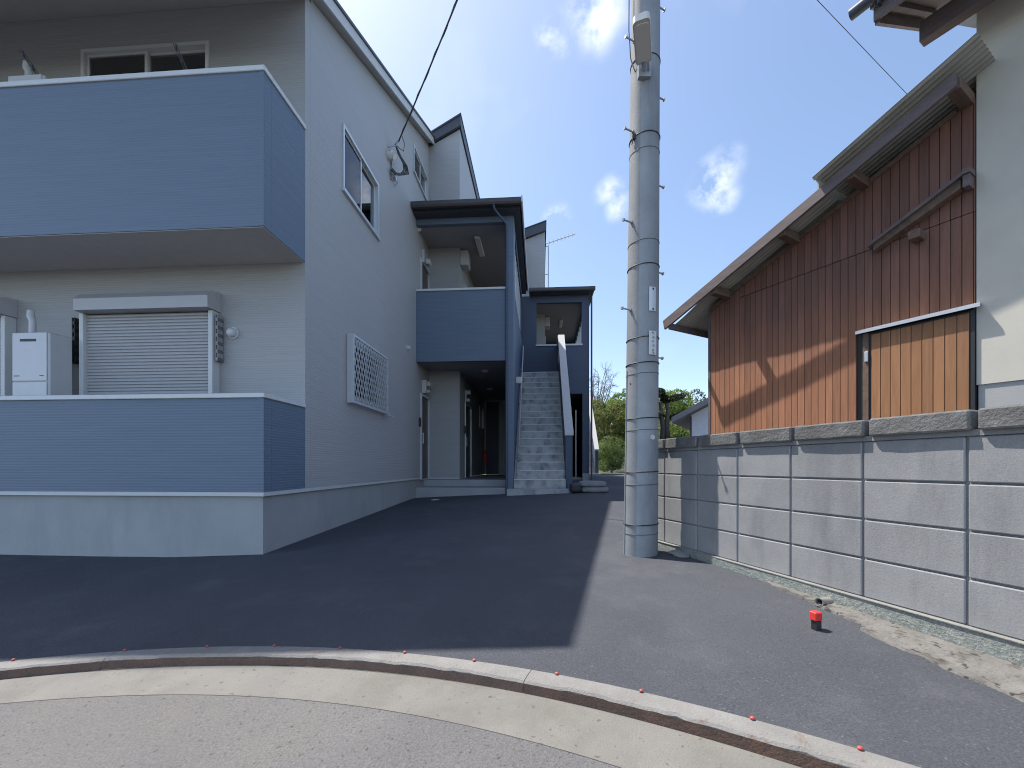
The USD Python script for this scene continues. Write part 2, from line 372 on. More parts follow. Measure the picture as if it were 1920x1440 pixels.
def wood(name, pale, dark, lo, hi):
    """Vertical boards: grain along z, colour blended from dark above to pale at the foot, each board a little different."""
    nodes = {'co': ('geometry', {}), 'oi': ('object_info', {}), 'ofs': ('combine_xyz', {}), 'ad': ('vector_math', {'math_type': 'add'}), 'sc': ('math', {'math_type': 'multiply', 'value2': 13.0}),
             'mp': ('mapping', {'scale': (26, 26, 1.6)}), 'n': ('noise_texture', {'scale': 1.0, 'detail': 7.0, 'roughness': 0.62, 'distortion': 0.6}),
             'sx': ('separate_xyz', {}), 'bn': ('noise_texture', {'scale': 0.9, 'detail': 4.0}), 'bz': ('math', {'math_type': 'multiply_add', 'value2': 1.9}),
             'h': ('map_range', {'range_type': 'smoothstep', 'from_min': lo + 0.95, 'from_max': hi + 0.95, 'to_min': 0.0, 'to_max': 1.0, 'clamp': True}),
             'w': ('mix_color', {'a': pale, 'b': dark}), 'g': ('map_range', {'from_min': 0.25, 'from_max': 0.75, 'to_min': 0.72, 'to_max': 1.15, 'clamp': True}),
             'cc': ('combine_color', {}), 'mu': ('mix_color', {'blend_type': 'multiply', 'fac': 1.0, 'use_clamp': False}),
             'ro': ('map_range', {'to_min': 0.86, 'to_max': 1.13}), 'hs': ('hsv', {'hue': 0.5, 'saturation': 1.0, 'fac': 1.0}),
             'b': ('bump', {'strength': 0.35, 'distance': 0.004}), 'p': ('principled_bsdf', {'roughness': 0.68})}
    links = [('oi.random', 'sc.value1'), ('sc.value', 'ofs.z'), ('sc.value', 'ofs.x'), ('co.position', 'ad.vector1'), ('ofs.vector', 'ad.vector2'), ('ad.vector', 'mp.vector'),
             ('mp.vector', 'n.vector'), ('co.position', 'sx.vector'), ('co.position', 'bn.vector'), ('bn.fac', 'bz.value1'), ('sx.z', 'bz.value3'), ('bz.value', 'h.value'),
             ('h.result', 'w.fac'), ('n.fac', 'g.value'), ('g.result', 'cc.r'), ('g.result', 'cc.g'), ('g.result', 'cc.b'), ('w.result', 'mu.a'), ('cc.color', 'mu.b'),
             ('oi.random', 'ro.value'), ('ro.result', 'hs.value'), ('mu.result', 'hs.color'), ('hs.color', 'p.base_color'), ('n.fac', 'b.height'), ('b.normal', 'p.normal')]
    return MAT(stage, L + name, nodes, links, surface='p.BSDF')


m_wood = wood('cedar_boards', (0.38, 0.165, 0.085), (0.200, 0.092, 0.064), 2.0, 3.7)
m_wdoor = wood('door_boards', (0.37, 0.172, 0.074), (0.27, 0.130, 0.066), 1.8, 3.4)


# ------------------------------------------------------------------ the lie of the land
def gz(x, y):
    x, y = np.asarray(x, float), np.asarray(y, float)
    yy = np.clip(y, -8, 45)
    return 0.149 + 0.0491 * np.clip(x, -3.5, 1.55) + np.where(yy < 9, 0.0313 * yy, 0.2817 + 0.010 * (yy - 9))


CX, CY, KR = -1.75, -2.56, 4.552                       # the turning circle the camera stands in


def disc(radii, z_off, n=360, a0=0.0, a1=2 * math.pi, jitter=0.0):
    ang = np.linspace(a0, a1, n)
    V, F = [], []
    for r in radii:
        rr = r + (jitter * (meshkit.fbm(np.c_[ang * 14, ang * 0 + r, ang * 0], 3) - 0.5) if jitter else 0)
        x, y = CX + rr * np.cos(ang), CY + rr * np.sin(ang)
        V.append(np.c_[x, y, gz(x, y) + z_off])
    k = len(ang)
    for i in range(len(radii) - 1):
        for j in range(k - 1):
            a, b, c, d = i * k + j, i * k + j + 1, (i + 1) * k + j + 1, (i + 1) * k + j
            F += [[a, d, c], [a, c, b]]
    return tri.Trimesh(np.vstack(V), F, process=False)


g_r = np.r_[np.linspace(0.02, 30, 24), np.geomspace(34, 900, 24)]
top('ground', disc(g_r, -0.09, 120), m_soil, 'ground of soil and weeds beyond the asphalt', 'ground', kind='structure')
lot_r = np.r_[KR + 0.098, np.linspace(KR + 0.2, 9, 26), np.linspace(9.4, 26.0, 40)]
lot = disc(lot_r, 0.0, 420)
v = np.array(lot.vertices)
far = np.hypot(v[:, 0] - CX, v[:, 1] - CY) > KR + 0.12
v[far, 2] += 0.010 * (meshkit.fbm(v[far] * [1.1, 1.1, 0], 3, 5) - 0.5)
lot.vertices = v
top('asphalt_forecourt', lot, m_lot, 'dark newly laid asphalt forecourt between apartment block and block wall', 'asphalt', kind='structure', smooth=True)
top('road', disc(np.linspace(0.02, KR - 0.230, 30), -0.0437, 300, jitter=0.02), m_road, 'worn light grey asphalt road with exposed chippings', 'road', kind='structure', smooth=True)
top('gutter', disc(np.linspace(KR - 0.238, KR + 0.01, 4), -0.042, 420), m_apron, 'curved beige concrete gutter between kerb and road', 'gutter', kind='structure', smooth=True)
kerb = thing('kerb', 'low curved pale concrete kerb edging the asphalt forecourt', 'kerb', kind='structure')


def kerb_stone(a0, a1, n):
    ang = np.linspace(a0, a1, n)
    wob = 0.018 * (meshkit.fbm(np.c_[ang * 90, ang * 0, ang * 0], 4, 2) - 0.5)
    prof = [(0.004, -0.06), (0.010 + wob, -0.006), (0.020 + wob, 0.002), (0.060, 0.004), (0.096, 0.003), (0.100, -0.004), (0.100, -0.06)]
    V, F = [], []
    for dr, dz in prof:
        r = KR + dr
        x, y = CX + r * np.cos(ang), CY + r * np.sin(ang)
        V.append(np.c_[x, y, gz(x, y) + dz + (wob * 0.3 if np.ndim(dr) else 0)])
    for i in range(len(prof) - 1):
        for j in range(n - 1):
            a, b, c, d = i * n + j, i * n + j + 1, (i + 1) * n + j + 1, (i + 1) * n + j
            F += [[a, d, c], [a, c, b]]
    m = tri.Trimesh(np.vstack(V), F, process=False)
    ends = []
    for e in (0, n - 1):
        idx = [i * n + e for i in range(len(prof))]
        for i in range(1, len(prof) - 1):
            ends.append([idx[0], idx[i], idx[i + 1]] if e else [idx[0], idx[i + 1], idx[i]])
    return tri.Trimesh(m.vertices, np.vstack([m.faces, ends]), process=False)


def strip_band(a0, a1, n, r_in, r_out, z_in, z_out):
    ang = np.linspace(a0, a1, n)
    V = []
    for r, dz in ((r_in, z_in), (r_out, z_out)):
        x, y = CX + r * np.cos(ang), CY + r * np.sin(ang)
        V.append(np.c_[x, y, gz(x, y) + dz])
    F = [[j, n + j, n + j + 1] for j in range(n - 1)] + [[j, n + j + 1, j + 1] for j in range(n - 1)]
    return tri.Trimesh(np.vstack(V), F, process=False)


joint = math.atan2(1.665 - CY, 0.06 - CX)
for k in range(-7, 7):
    a0, a1 = joint + k * 0.452 + 0.0003, joint + (k + 1) * 0.452 - 0.0003
    s = part(kerb, 'kerb_stone', kerb_stone(a0, a1, 60), m_kerb)
    part(kerb, 'kerb_face', strip_band(a0, a1, 60, KR + 0.0005, KR + 0.0035, -0.041, -0.004), m_kerbface)

# red survey pins tapped in along the kerb
pins = [(-2.449, 2.1), (-1.939, 2.109), (-1.524, 2.089), (-1.17, 2.052), (-0.823, 1.988), (-0.493, 1.912), (-0.164, 1.807), (0.182, 1.671), (0.476, 1.527), (0.781, 1.35), (1.007, 1.205)]
words = ['leftmost', 'second from the left', 'third from the left', 'fourth from the left', 'fifth from the left', 'middle one of eleven', 'fifth from the right', 'fourth from the right',
         'third from the right', 'second from the right', 'rightmost']
for (x, y), w in zip(pins, words):
    a = math.atan2(y - CY, x - CX)
    x, y = CX + (KR + 0.094) * math.cos(a), CY + (KR + 0.094) * math.sin(a)
    m = tri.creation.icosphere(2, 0.0072)
    m.apply_scale([1.15, 1.0, 0.75])
    m.apply_translation([x, y, float(gz(x, y)) + 0.008])
    top('survey_pin', m, m_redpin, f'small red plastic survey pin on outer kerb edge, {w}', 'survey pin', 'red survey pins along the kerb', smooth=True)

# ------------------------------------------------------------------ apartment block, front unit  (local x = along the front, y = into depth)
B_LOC, B_RZ = (-2.49, 4.17, 0.0), -math.degrees(math.atan(52 / 780))
B = thing('apartment_building', 'grey and blue two-storey apartment block with balcony, roller shutter and entrance porch at left', 'apartment building', B_LOC, B_RZ)
LEFT = -8.5
part(B, 'foundation', bx(LEFT, -0.018, 0.018, 11.5, -0.3, 0.738), m_found)
part(B, 'ledge_trim', [bx(LEFT, 0.012, -0.012, 0.10, 0.740, 0.783, 0.004), bx(-0.10, 0.012, 0.102, 5.50, 0.740, 0.783, 0.004)], m_trim)
# terrace parapet and balcony parapet
part(B, 'terrace_parapet', [bx(LEFT, 0.0, 0.0, 0.12, 0.785, 1.730), bx(-0.12, 0.0, 0.122, 0.738, 0.785, 1.730)], m_blue)
part(B, 'parapet_cap', [bx(LEFT, 0.016, -0.016, 0.136, 1.732, 1.780, 0.005), bx(-0.136, 0.016, 0.138, 0.738, 1.732, 1.780, 0.005)], m_white)
part(B, 'balcony_parapet', [bx(LEFT, 0.0, 0.0, 0.12, 3.453, 5.005), bx(-0.12, 0.0, 0.122, 0.738, 3.453, 5.005)], m_blue)
part(B, 'parapet_cap', [bx(LEFT, 0.016, -0.016, 0.136, 5.007, 5.060, 0.005), bx(-0.136, 0.016, 0.138, 0.738, 5.007, 5.060, 0.005)], m_white)
part(B, 'balcony_floor', bx(LEFT, -0.122, 0.122, 0.738, 3.470, 3.85), m_soff)
part(B, 'balcony_soffit', bx(LEFT, -0.008, 0.008, 0.738, 3.446, 3.4515), m_soff)
part(B, 'parapet_corner_trim', [bx(-0.045, 0.004, -0.004, 0.0, 3.455, 5.004), bx(-0.045, 0.004, -0.004, 0.0, 0.786, 1.729)], m_blue)

roof_z = lambda b: 6.50 + 0.44 * b
wall_z = lambda b: 6.31 + 0.44 * b
# front wall (recessed behind the balcony) with the upper sliding window
uw = rect(-2.82, -1.20, 4.10, 6.12)
fw = rect(LEFT, 0.0, 0.785, wall_z(0.74)).difference(uw)
part(B, 'front_wall', ext_y(fw, 0.74, 0.86), m_grey)
w1 = rect(1.68, 2.955, 4.95, 5.85)
w2 = rect(4.95, 6.10, 7.52, 8.10)
wg = rect(1.90, 3.10, 2.02, 2.90)
dr = rect(5.50, 6.20, 0.70, 2.70)
sw = Polygon([(0.862, 0.785), (6.22, 0.785), (6.22, wall_z(6.22)), (0.862, wall_z(0.862))]).difference(unary_union([w1, w2, wg, dr, rect(5.5, 6.22, 3.9, 5.9).intersection(rect(5.5, 6.2, 3.9, 5.86))]))
part(B, 'side_wall', ext_x(sw, -0.12, 0.0), m_grey)
part(B, 'front_eave_soffit', ext_x(Polygon([(-0.505, wall_z(-0.505) - 0.03), (0.738, wall_z(0.738) - 0.09), (0.738, wall_z(0.738) - 0.05), (-0.505, wall_z(-0.505) + 0.01)]), LEFT, 0.116), m_soff)
part(B, 'roof', ext_x(Polygon([(-0.56, roof_z(-0.56)), (6.22, roof_z(6.22)), (6.22, roof_z(6.22) - 0.04), (-0.56, roof_z(-0.56) - 0.04)]), LEFT, 0.17), m_dark)
part(B, 'eave_fascia', bx(LEFT, 0.15, -0.55, -0.51, 6.05, roof_z(-0.55) - 0.045), m_dark)
part(B, 'rake_board', ext_x(Polygon([(-0.54, roof_z(-0.54) - 0.042), (6.21, roof_z(6.21) - 0.042), (6.21, roof_z(6.21) - 0.20), (-0.54, roof_z(-0.54) - 0.20)]), 0.118, 0.148), m_trim)
part(B, 'rake_soffit', ext_x(Polygon([(0.74, wall_z(0.74) + 0.03), (6.21, wall_z(6.21) + 0.03), (6.21, wall_z(6.21) + 0.06), (0.74, wall_z(0.74) + 0.06)]), -0.1, 0.116), m_trim)
part(B, 'rear_wall', [bx(LEFT, LEFT + 0.1, 0.862, 6.2, 0.785, 6.6), ext_x(Polygon([(0.862, 6.6), (6.2, 6.6), (6.2, wall_z(6.2))]), LEFT, LEFT + 0.1), bx(LEFT, -0.12, 6.22, 6.34, 0.785, wall_z(6.2))], m_grey)

# inner bay that steps out to the right behind the porch
d2 = rect(6.96, 7.90, 0.70, 2.70)
part(B, 'bay_front_wall', ext_y(Polygon([(-0.118, 0.745), (0.78, 0.745), (0.78, 9.40), (0.0, 8.99), (-0.118, 8.93)]), 6.222, 6.32), m_grey)
bs = Polygon([(6.322, 0.745), (11.38, 0.745), (11.38, 9.40), (6.322, 9.40)]).difference(unary_union([d2, rect(6.96, 7.90, 3.86, 5.86), rect(9.55, 10.55, 2.3, 3.02)]))
part(B, 'bay_side_wall', ext_x(bs, 0.66, 0.78), m_grey)
part(B, 'bay_fascia', ext_y(Polygon([(0.0, 9.02), (0.82, 9.44), (0.82, 9.68), (0.0, 9.24)]), 6.14, 6.21), m_dark)
part(B, 'bay_roof', [ext_y(Polygon([(-4.0, 7.0), (0.83, 9.69), (0.83, 9.73), (-4.0, 7.04)]), 6.12, 11.6), bx(0.785, 0.815, 6.22, 11.5, 9.42, 9.68)], m_dark)
part(B, 'bay_back_wall', bx(-4, 0.65, 11.39, 11.5, 0.745, 7.3), m_grey)


def window(parent, plane, u0, u1, z0, z1, mull, out=0.018, inside=-0.07, sill=True, axis='x', off=0.0, mat=None):
    """Aluminium sliding window: frame, two sashes with panes. plane coordinate = off, outward positive."""
    fm = mat or m_sil
    ex = ext_x if axis == 'x' else ext_y
    sg = 1 if axis == 'x' else -1
    def E(poly, o0, o1):
        a, b = off + sg * o0, off + sg * o1
        return ex(poly, min(a, b), max(a, b))
    O = rect(u0, u1, z0, z1)
    fr = part(parent, 'window', E(ring(rect(u0 - .012, u1 + .012, z0 - .012, z1 + .012), rect(u0 + .03, u1 - .03, z0 + .03, z1 - .03)), inside, out), fm)
    m = u0 + (u1 - u0) * mull
    part(fr, 'sash', E(ring(rect(u0 + .032, m + .018, z0 + .032, z1 - .032), rect(u0 + .065, m - .018, z0 + .07, z1 - .062)), inside + .035, inside + .058), fm)
    part(fr, 'sash', E(ring(rect(m - .018, u1 - .032, z0 + .032, z1 - .032), rect(m + .018, u1 - .065, z0 + .07, z1 - .062)), inside + .008, inside + .030), fm)
    part(fr, 'pane', E(rect(u0 + .06, m - .014, z0 + .065, z1 - .058), inside + .045, inside + .049), m_glass2 if axis == 'x' else m_glass)
    part(fr, 'pane', E(rect(m + .014, u1 - .06, z0 + .065, z1 - .058), inside + .017, inside + .021), m_glass)
    if sill:
        part(fr, 'sill', E(rect(u0 - .03, u1 + .03, z0 - .05, z0 - .014), -.0, out + .022), fm)
    return fr


w = window(B, 'x', 1.68, 2.955, 4.95, 5.85, 0.5)
part(w, 'curtain', bx(-0.22, -0.20, 1.66, 2.32, 4.9, 5.9), m_curt)
window(B, 'x', 4.95, 6.10, 7.52, 8.10, 0.5)
w = window(B, 'y', -2.82, -1.20, 4.10, 6.12, 0.5, sill=False, axis='y', off=0.74, mat=m_white)
part(w, 'curtain', bx(-2.80, -1.22, 0.813, 0.818, 4.12, 6.10), m_trim)
part(B, 'inner_floor', bx(LEFT + .1, -0.13, 0.87, 6.2, 3.80, 3.90), m_room)

# grille over the lower side window: frame, window behind, crossing diagonal slats
gw = window(B, 'x', 1.90, 3.10, 2.02, 2.90, 0.5, sill=False)
part(gw, 'curtain', bx(-0.20, -0.18, 1.85, 3.15, 1.98, 2.95), m_curt)
g = part(B, 'window_grille', ext_x(ring(rect(1.80, 3.17, 1.955, 2.945), rect(1.835, 3.135, 1.99, 2.91)), 0.075, 0.10), m_sil)
lat = []
inner = rect(1.835, 3.135, 1.99, 2.91)
from shapely.geometry import LineString
for sgn in (1, -1):
    for k in np.arange(-0.9, 2.4, 0.092):
        u0 = 1.835 + k
        ln = LineString([(u0 if sgn > 0 else u0 + 0.50, 1.95), (u0 + 0.50 if sgn > 0 else u0, 2.95)]).buffer(0.0085, cap_style=2).intersection(inner)
        if ln.area > 1e-4:
            for gg in getattr(ln, 'geoms', [ln]):
                lat.append(ext_x(gg, 0.080 if sgn > 0 else 0.0885, 0.088 if sgn > 0 else 0.0965))
part(g, 'lattice', lat, m_sil)
part(g, 'standoff', [bx(0.002, 0.075, u, u + 0.03, z, z + 0.03) for u in (1.83, 3.11) for z in (1.99, 2.88)], m_sil)
part(g, 'side_channel', bx(0.004, 0.074, 1.80, 1.822, 1.955, 2.945), m_sil)
part(B, 'drain_bracket', [bx(0.002, 0.11, 3.20, 3.23, 1.955, 1.985), bx(0.08, 0.11, 3.20, 3.42, 1.93, 1.955)], m_sil)


def shutter(parent, a0, a1):
    f = part(parent, 'shutter_guide', bx(a0, a0 + 0.055, 0.62, 0.738, 1.0, 2.872, 0.004), m_white)
    part(parent, 'shutter_guide', bx(a1 - 0.055, a1, 0.62, 0.738, 1.0, 2.872, 0.004), m_white)
    part(parent, 'shutter_box', ext_x(Polygon([(0.738, 2.875), (0.535, 2.875), (0.535, 3.01), (0.60, 3.085), (0.738, 3.105)]), a0 + 0.03, a1 + 0.012), m_shut)
    h = 0.0385
    z = 2.865
    while z > 1.55:
        z0 = z - h
        pr = Polygon([(0.690, z0 + .0008), (0.674, z0 + .0010), (0.6635, z0 + .006), (0.660, z0 + h * .5), (0.6635, z - .006), (0.674, z - .0006), (0.690, z - .0006)])
        part(parent, 'shutter_slat', ext_x(pr, a0 + 0.056, a1 - 0.056), m_shut)
        z = z0
    part(parent, 'shutter_backing', bx(a0 + 0.056, a1 - 0.056, 0.70, 0.737, 1.0, 2.865), m_black)


shutter(B, -2.735, -1.055)
shutter(B, -5.38, -3.70)
for a in (-2.83, -1.02):                                   # folded drying-pole brackets beside the shutter
    z0, z1 = 2.28, 2.83
    bars = [bx(a - 0.018, a - 0.011, 0.64, 0.72, z0, z1), bx(a + 0.011, a + 0.018, 0.64, 0.72, z0, z1)]
    bars += [bx(a - 0.018, a + 0.018, 0.640, 0.72, z, z + 0.042) for z in np.arange(z0, z1, 0.093)]
    part(B, 'drying_pole_bracket', bars, m_black if a < -2 else m_soff2)
for ba, za, ea, eb, ez in ((-2.86, 5.10, -2.93, 0.20, 5.62), (-1.18, 5.15, -1.21, 0.28, 5.65)):
    p0, p1 = np.array([ba, 0.735, za]), np.array([ea, eb, ez])
    u = (p1 - p0)
    part(B, 'drying_pole_bracket', [cyl(p0 + [-0.014, 0, 0], p1 + [-0.014, 0, 0], 0.0065, 6), cyl(p0 + [0.014, 0, 0], p1 + [0.014, 0, 0], 0.0065, 6)] +
         [cyl(p0 + u * t + [-0.017, 0, 0], p0 + u * (t + 0.06) + [0.017, 0, 0], 0.011, 6) for t in np.arange(0.02, 0.95, 0.15)], m_cable)


def vent(parent, c, n, r=0.055, mat=None):
    c, n = np.array(c, float), np.array(n, float)
    dome_ = tri.creation.icosphere(3, r)
    dome_.apply_scale([0.9, 0.9, 0.9])
    dome_.apply_translation(c + n * 0.030)
    part(parent, 'vent_cap', [cyl(c, c + n * 0.012, r * 1.15, 24), cyl(c + n * 0.012, c + n * 0.04, r * 0.9, 24), dome_], mat or m_white, smooth=30)


vent(B, (-0.885, 0.738, 2.63), (0, -1, 0), 0.062)
vent(B, (0.002, 4.511, 3.507), (1, 0, 0), 0.05)
vent(B, (0.002, 5.30, 6.42), (1, 0, 0), 0.05)

# porch: floor, posts, parapet, beam, roof, corridor
part(B, 'porch_floor', [bx(-0.016, 2.186, 5.15, 5.80, 0.0, 0.560, 0.004), bx(-0.016, 2.186, 5.802, 11.38, 0.0, 0.715, 0.004)], m_corr)
part(B, 'porch_parapet', bx(0.002, 2.028, 5.15, 5.27, 3.372, 4.940), m_blue)
part(B, 'parapet_cap', bx(0.002, 2.026, 5.125, 5.295, 4.942, 4.992, 0.005), m_white)
part(B, 'porch_post', bx(2.030, 2.19, 5.148, 5.35, 0.2, 6.56), m_blue)
part(B, 'porch_beam', bx(0.002, 2.028, 5.15, 5.27, 6.43, 6.56), m_blue)
side = rect(5.352, 9.698, 0.2, 6.56).difference(rect(5.62, 9.25, 5.02, 6.36))
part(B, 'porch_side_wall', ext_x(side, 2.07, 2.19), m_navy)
for k, b in enumerate(np.arange(5.9, 9.2, 0.30)):
    part(B, 'privacy_slat', bx(2.10, 2.16, b, b + 0.05, 5.022, 6.358), m_sil)
part(B, 'porch_roof', [bx(-0.10, 2.37, 4.84, 9.36, 6.66, 6.715), bx(-0.10, 2.33, 4.90, 9.36, 6.562, 6.658)], m_dark)
part(B, 'porch_gutter', ext_x(Polygon([(4.735, 6.70), (4.735, 6.62), (4.76, 6.585), (4.83, 6.585), (4.83, 6.70)]), -0.12, 2.37), m_brown)
part(B, 'roof_edge_cap', bx(2.372, 2.40, 4.735, 9.38, 6.60, 6.73), m_trim)
part(B, 'downpipe', [tube([(1.78, 4.78, 6.58), (1.80, 4.80, 6.50), (1.95, 5.00, 6.40), (2.03, 5.105, 6.36), (2.035, 5.108, 6.25), (2.035, 5.108, 0.36)], 0.026, 10)], m_navy, smooth=40)
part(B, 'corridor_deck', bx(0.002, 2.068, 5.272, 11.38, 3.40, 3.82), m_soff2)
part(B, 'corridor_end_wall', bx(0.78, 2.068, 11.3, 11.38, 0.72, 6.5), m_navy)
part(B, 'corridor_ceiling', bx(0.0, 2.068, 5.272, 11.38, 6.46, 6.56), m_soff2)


def door(parent, plane_x, b0, b1, z0, z1):
    f = part(parent, 'door_frame', ext_x(ring(rect(b0 - .035, b1 + .015, z0, z1 + .035), rect(b0 + .02, b1 - .02, z0 + .02, z1 - .02)), plane_x - 0.06, plane_x + 0.03), m_sil)
    d = part(parent, 'door', bx(plane_x - 0.05, plane_x - 0.012, b0 + .022, b1 - .022, z0 + .022, z1 - .022, 0.004), m_door)
    part(d, 'handle', [cyl((plane_x + 0.03, b0 + 0.09, z0 + 0.85), (plane_x + 0.03, b0 + 0.09, z0 + 1.10), 0.011, 8), bx(plane_x - .012, plane_x + .03, b0 + .08, b0 + .10, z0 + .86, z0 + .88), bx(plane_x - .012, plane_x + .03, b0 + .08, b0 + .10, z0 + 1.07, z0 + 1.09)], m_sil)
    part(d, 'hinge', [bx(plane_x - .01, plane_x + .035, b1 - .035, b1 - .01, z, z + 0.13) for z in (z0 + 0.15, z1 - 0.35)], m_white)
    return d


door(B, 0.0, 5.52, 6.20, 0.72, 2.70)
door(B, 0.78, 6.97, 7.89, 0.72, 2.70)
door(B, 0.0, 5.52, 6.20, 3.92, 5.84)
door(B, 0.78, 6.97, 7.89, 3.87, 5.84)
part(B, 'meter_box', [bx(0.002, 0.10, 5.62, 5.66, 2.76, 3.06), bx(0.05, 0.17, 5.70, 5.90, 2.93, 3.05, 0.02), bx(0.03, 0.15, 5.72, 5.88, 2.78, 2.86, 0.02)], m_trim)
part(B, 'meter_box', [bx(0.782, 0.82, 6.95, 7.0, 2.75, 3.06), bx(0.80, 0.92, 6.98, 7.2, 2.95, 3.06, 0.02), bx(0.80, 0.90, 7.0, 7.18, 2.76, 2.85, 0.02)], m_trim)
part(B, 'meter_box', [bx(0.002, 0.05, 5.62, 5.66, 5.84, 6.14), bx(0.05, 0.16, 5.70, 5.88, 5.84, 5.96, 0.02)], m_trim)
part(B, 'meter_cabinet', bx(0.782, 0.98, 6.27, 6.62, 6.06, 6.42, 0.01), m_trim)
part(B, 'intercom', bx(0.002, 0.035, 5.36, 5.43, 1.95, 2.15, 0.004), m_black)
part(B, 'intercom', bx(0.782, 0.815, 6.82, 6.90, 1.90, 2.10, 0.004), m_black)
part(B, 'slit_window', [ext_x(ring(rect(9.55, 10.55, 2.3, 3.02), rect(9.60, 10.50, 2.34, 2.98)), 0.74, 0.80), bx(0.70, 0.705, 9.55, 10.55, 2.3, 3.02)], m_sil)
part(B, 'ceiling_light', bx(1.22, 1.36, 5.70, 6.60, 6.40, 6.458, 0.02), m_lampw)
for (x, y) in ((1.42, 6.2), (1.25, 8.6)):
    part(B, 'ceiling_light', cyl((x, y, 3.36), (x, y, 3.398), 0.085, 20), m_lampw, smooth=30)
part(B, 'wall_light', bx(2.192, 2.34, 5.78, 5.90, 2.99, 3.14, 0.012), m_white)
part(B, 'conduit', bx(1.62, 2.06, 9.0, 9.03, 3.02, 3.05), m_trim)
part(B, 'corner_sill', bx(0.002, 0.78, 6.19, 6.22, 0.716, 0.745), m_trim)

# ------------------------------------------------------------------ staircase
ST = thing('staircase', 'grey concrete outside staircase with blue parapet beside the porch', 'staircase', B_LOC, B_RZ)
b0s, gs, z0s, rs = 5.11, 0.2066, 0.748, 0.1928
part(ST, 'base_block', bx(2.07, 3.42, 4.72, 5.10, 0.05, 0.55, 0.008), m_step)
part(ST, 'step', bx(2.195, 3.328, 5.108, b0s + gs + 0.06, 0.2, z0s, 0.004), m_step)
for k in range(1, 17):
    s = part(ST, 'step', bx(2.235, 3.328, b0s + k * gs, b0s + (k + 1) * gs + (0.05 if k < 16 else 1.10), z0s + (k - 1) * rs - 0.05, z0s + k * rs, 0.004), m_step)
for k in range(17):
    part(ST, 'nosing', bx(2.30 if k else 2.20, 3.322, b0s + k * gs - 0.008, b0s + k * gs + 0.028, z0s + k * rs - 0.014, z0s + k * rs + 0.006), m_white)
pp = Polygon([(5.20, 0.2), (5.20, 1.74), (8.62, 4.93), (9.69, 4.93), (9.69, 3.5), (8.4, 3.4), (5.9, 0.9), (5.9, 0.2)])
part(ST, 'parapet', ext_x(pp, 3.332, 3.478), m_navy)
part(ST, 'stringer', ext_x(Polygon([(5.11, 0.2), (5.11, z0s), (8.42, z0s + 16 * rs), (8.42, 3.2), (5.6, 0.2)]), 2.20, 2.232), m_step)
part(ST, 'parapet_cap', [ext_x(Polygon([(5.17, 1.712), (5.17, 1.772), (8.60, 4.99), (8.66, 4.99), (8.66, 4.932), (8.62, 4.932)]), 3.31, 3.50), bx(3.31, 3.50, 8.662, 9.68, 4.932, 4.99)], m_trim)
part(ST, 'handrail', [tube([(2.27, 5.75, 1.52), (2.27, 8.45, 4.05 + 0.58)], 0.017, 8)] + [cyl((2.195, b, 0.748 + (b - 5.11) * 0.933 + 0.16), (2.27, b, 0.748 + (b - 5.11) * 0.933 + 0.17), 0.01, 6) for b in (5.95, 7.1, 8.3)], m_trim, smooth=40)
part(ST, 'landing_soffit', bx(2.195, 3.328, 8.5, 9.69, 3.45, z0s + 15 * rs - 0.052), m_soff)

# ------------------------------------------------------------------ apartment block, rear unit
R = thing('apartment_building', 'rear apartment block with navy stair hall, set back behind the staircase', 'apartment building', B_LOC, B_RZ)
op = [rect(2.656, 4.13, 4.97, 6.39), rect(3.49, 4.15, 0.60, 3.40)]
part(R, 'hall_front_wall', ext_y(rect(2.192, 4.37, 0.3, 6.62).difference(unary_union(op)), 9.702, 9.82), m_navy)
part(R, 'hall_base', [bx(4.152, 4.366, 9.690, 9.700, 0.3, 0.80), bx(3.49, 4.148, 9.82, 12.5, 0.3, 0.66)], m_found)
part(R, 'hall_side_wall', ext_x(rect(9.822, 14.5, 0.3, 6.62).difference(rect(10.2, 13.9, 5.0, 6.35)), 4.25, 4.37), m_navy)
for b in np.arange(10.4, 13.8, 0.55):
    part(R, 'privacy_slat', bx(4.28, 4.34, b, b + 0.06, 5.002, 6.348), m_sil)
part(R, 'sill_cap', bx(2.63, 4.155, 9.67, 9.85, 4.972, 5.025, 0.004), m_white)
part(R, 'hall_roof', [bx(2.42, 4.52, 9.40, 14.6, 6.69, 6.745), bx(2.42, 4.47, 9.46, 14.6, 6.622, 6.688)], m_dark)
part(R, 'hall_gutter', ext_x(Polygon([(9.30, 6.73), (9.30, 6.65), (9.325, 6.62), (9.39, 6.62), (9.39, 6.73)]), 2.42, 4.52), m_brown)
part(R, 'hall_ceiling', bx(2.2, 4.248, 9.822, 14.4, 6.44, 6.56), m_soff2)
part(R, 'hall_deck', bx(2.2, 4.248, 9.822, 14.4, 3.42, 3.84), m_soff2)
part(R, 'hall_end_wall', bx(2.2, 4.248, 14.4, 14.5, 0.3, 6.44), m_navy)
part(R, 'side_wall', bx(2.08, 2.19, 9.83, 10.83, 0.3, 8.9), m_grey)
part(R, 'bay_wall', [ext_y(Polygon([(1.3, 0.3), (2.95, 0.3), (2.95, 9.36), (1.3, 8.75)]), 10.84, 10.94), bx(2.85, 2.95, 10.942, 16, 0.3, 9.36)], m_grey)
part(R, 'bay_fascia', ext_y(Polygon([(1.2, 8.78), (2.99, 9.37), (2.99, 9.68), (1.2, 9.08)]), 10.74, 10.83), m_dark)
part(R, 'bay_roof', [ext_y(Polygon([(0.85, 8.96), (3.0, 9.685), (3.0, 9.72), (0.85, 9.0)]), 10.72, 16.2), bx(2.955, 2.985, 10.83, 16.1, 9.38, 9.68)], m_dark)
door(R, 2.95, 11.6, 12.5, 3.87, 5.84)
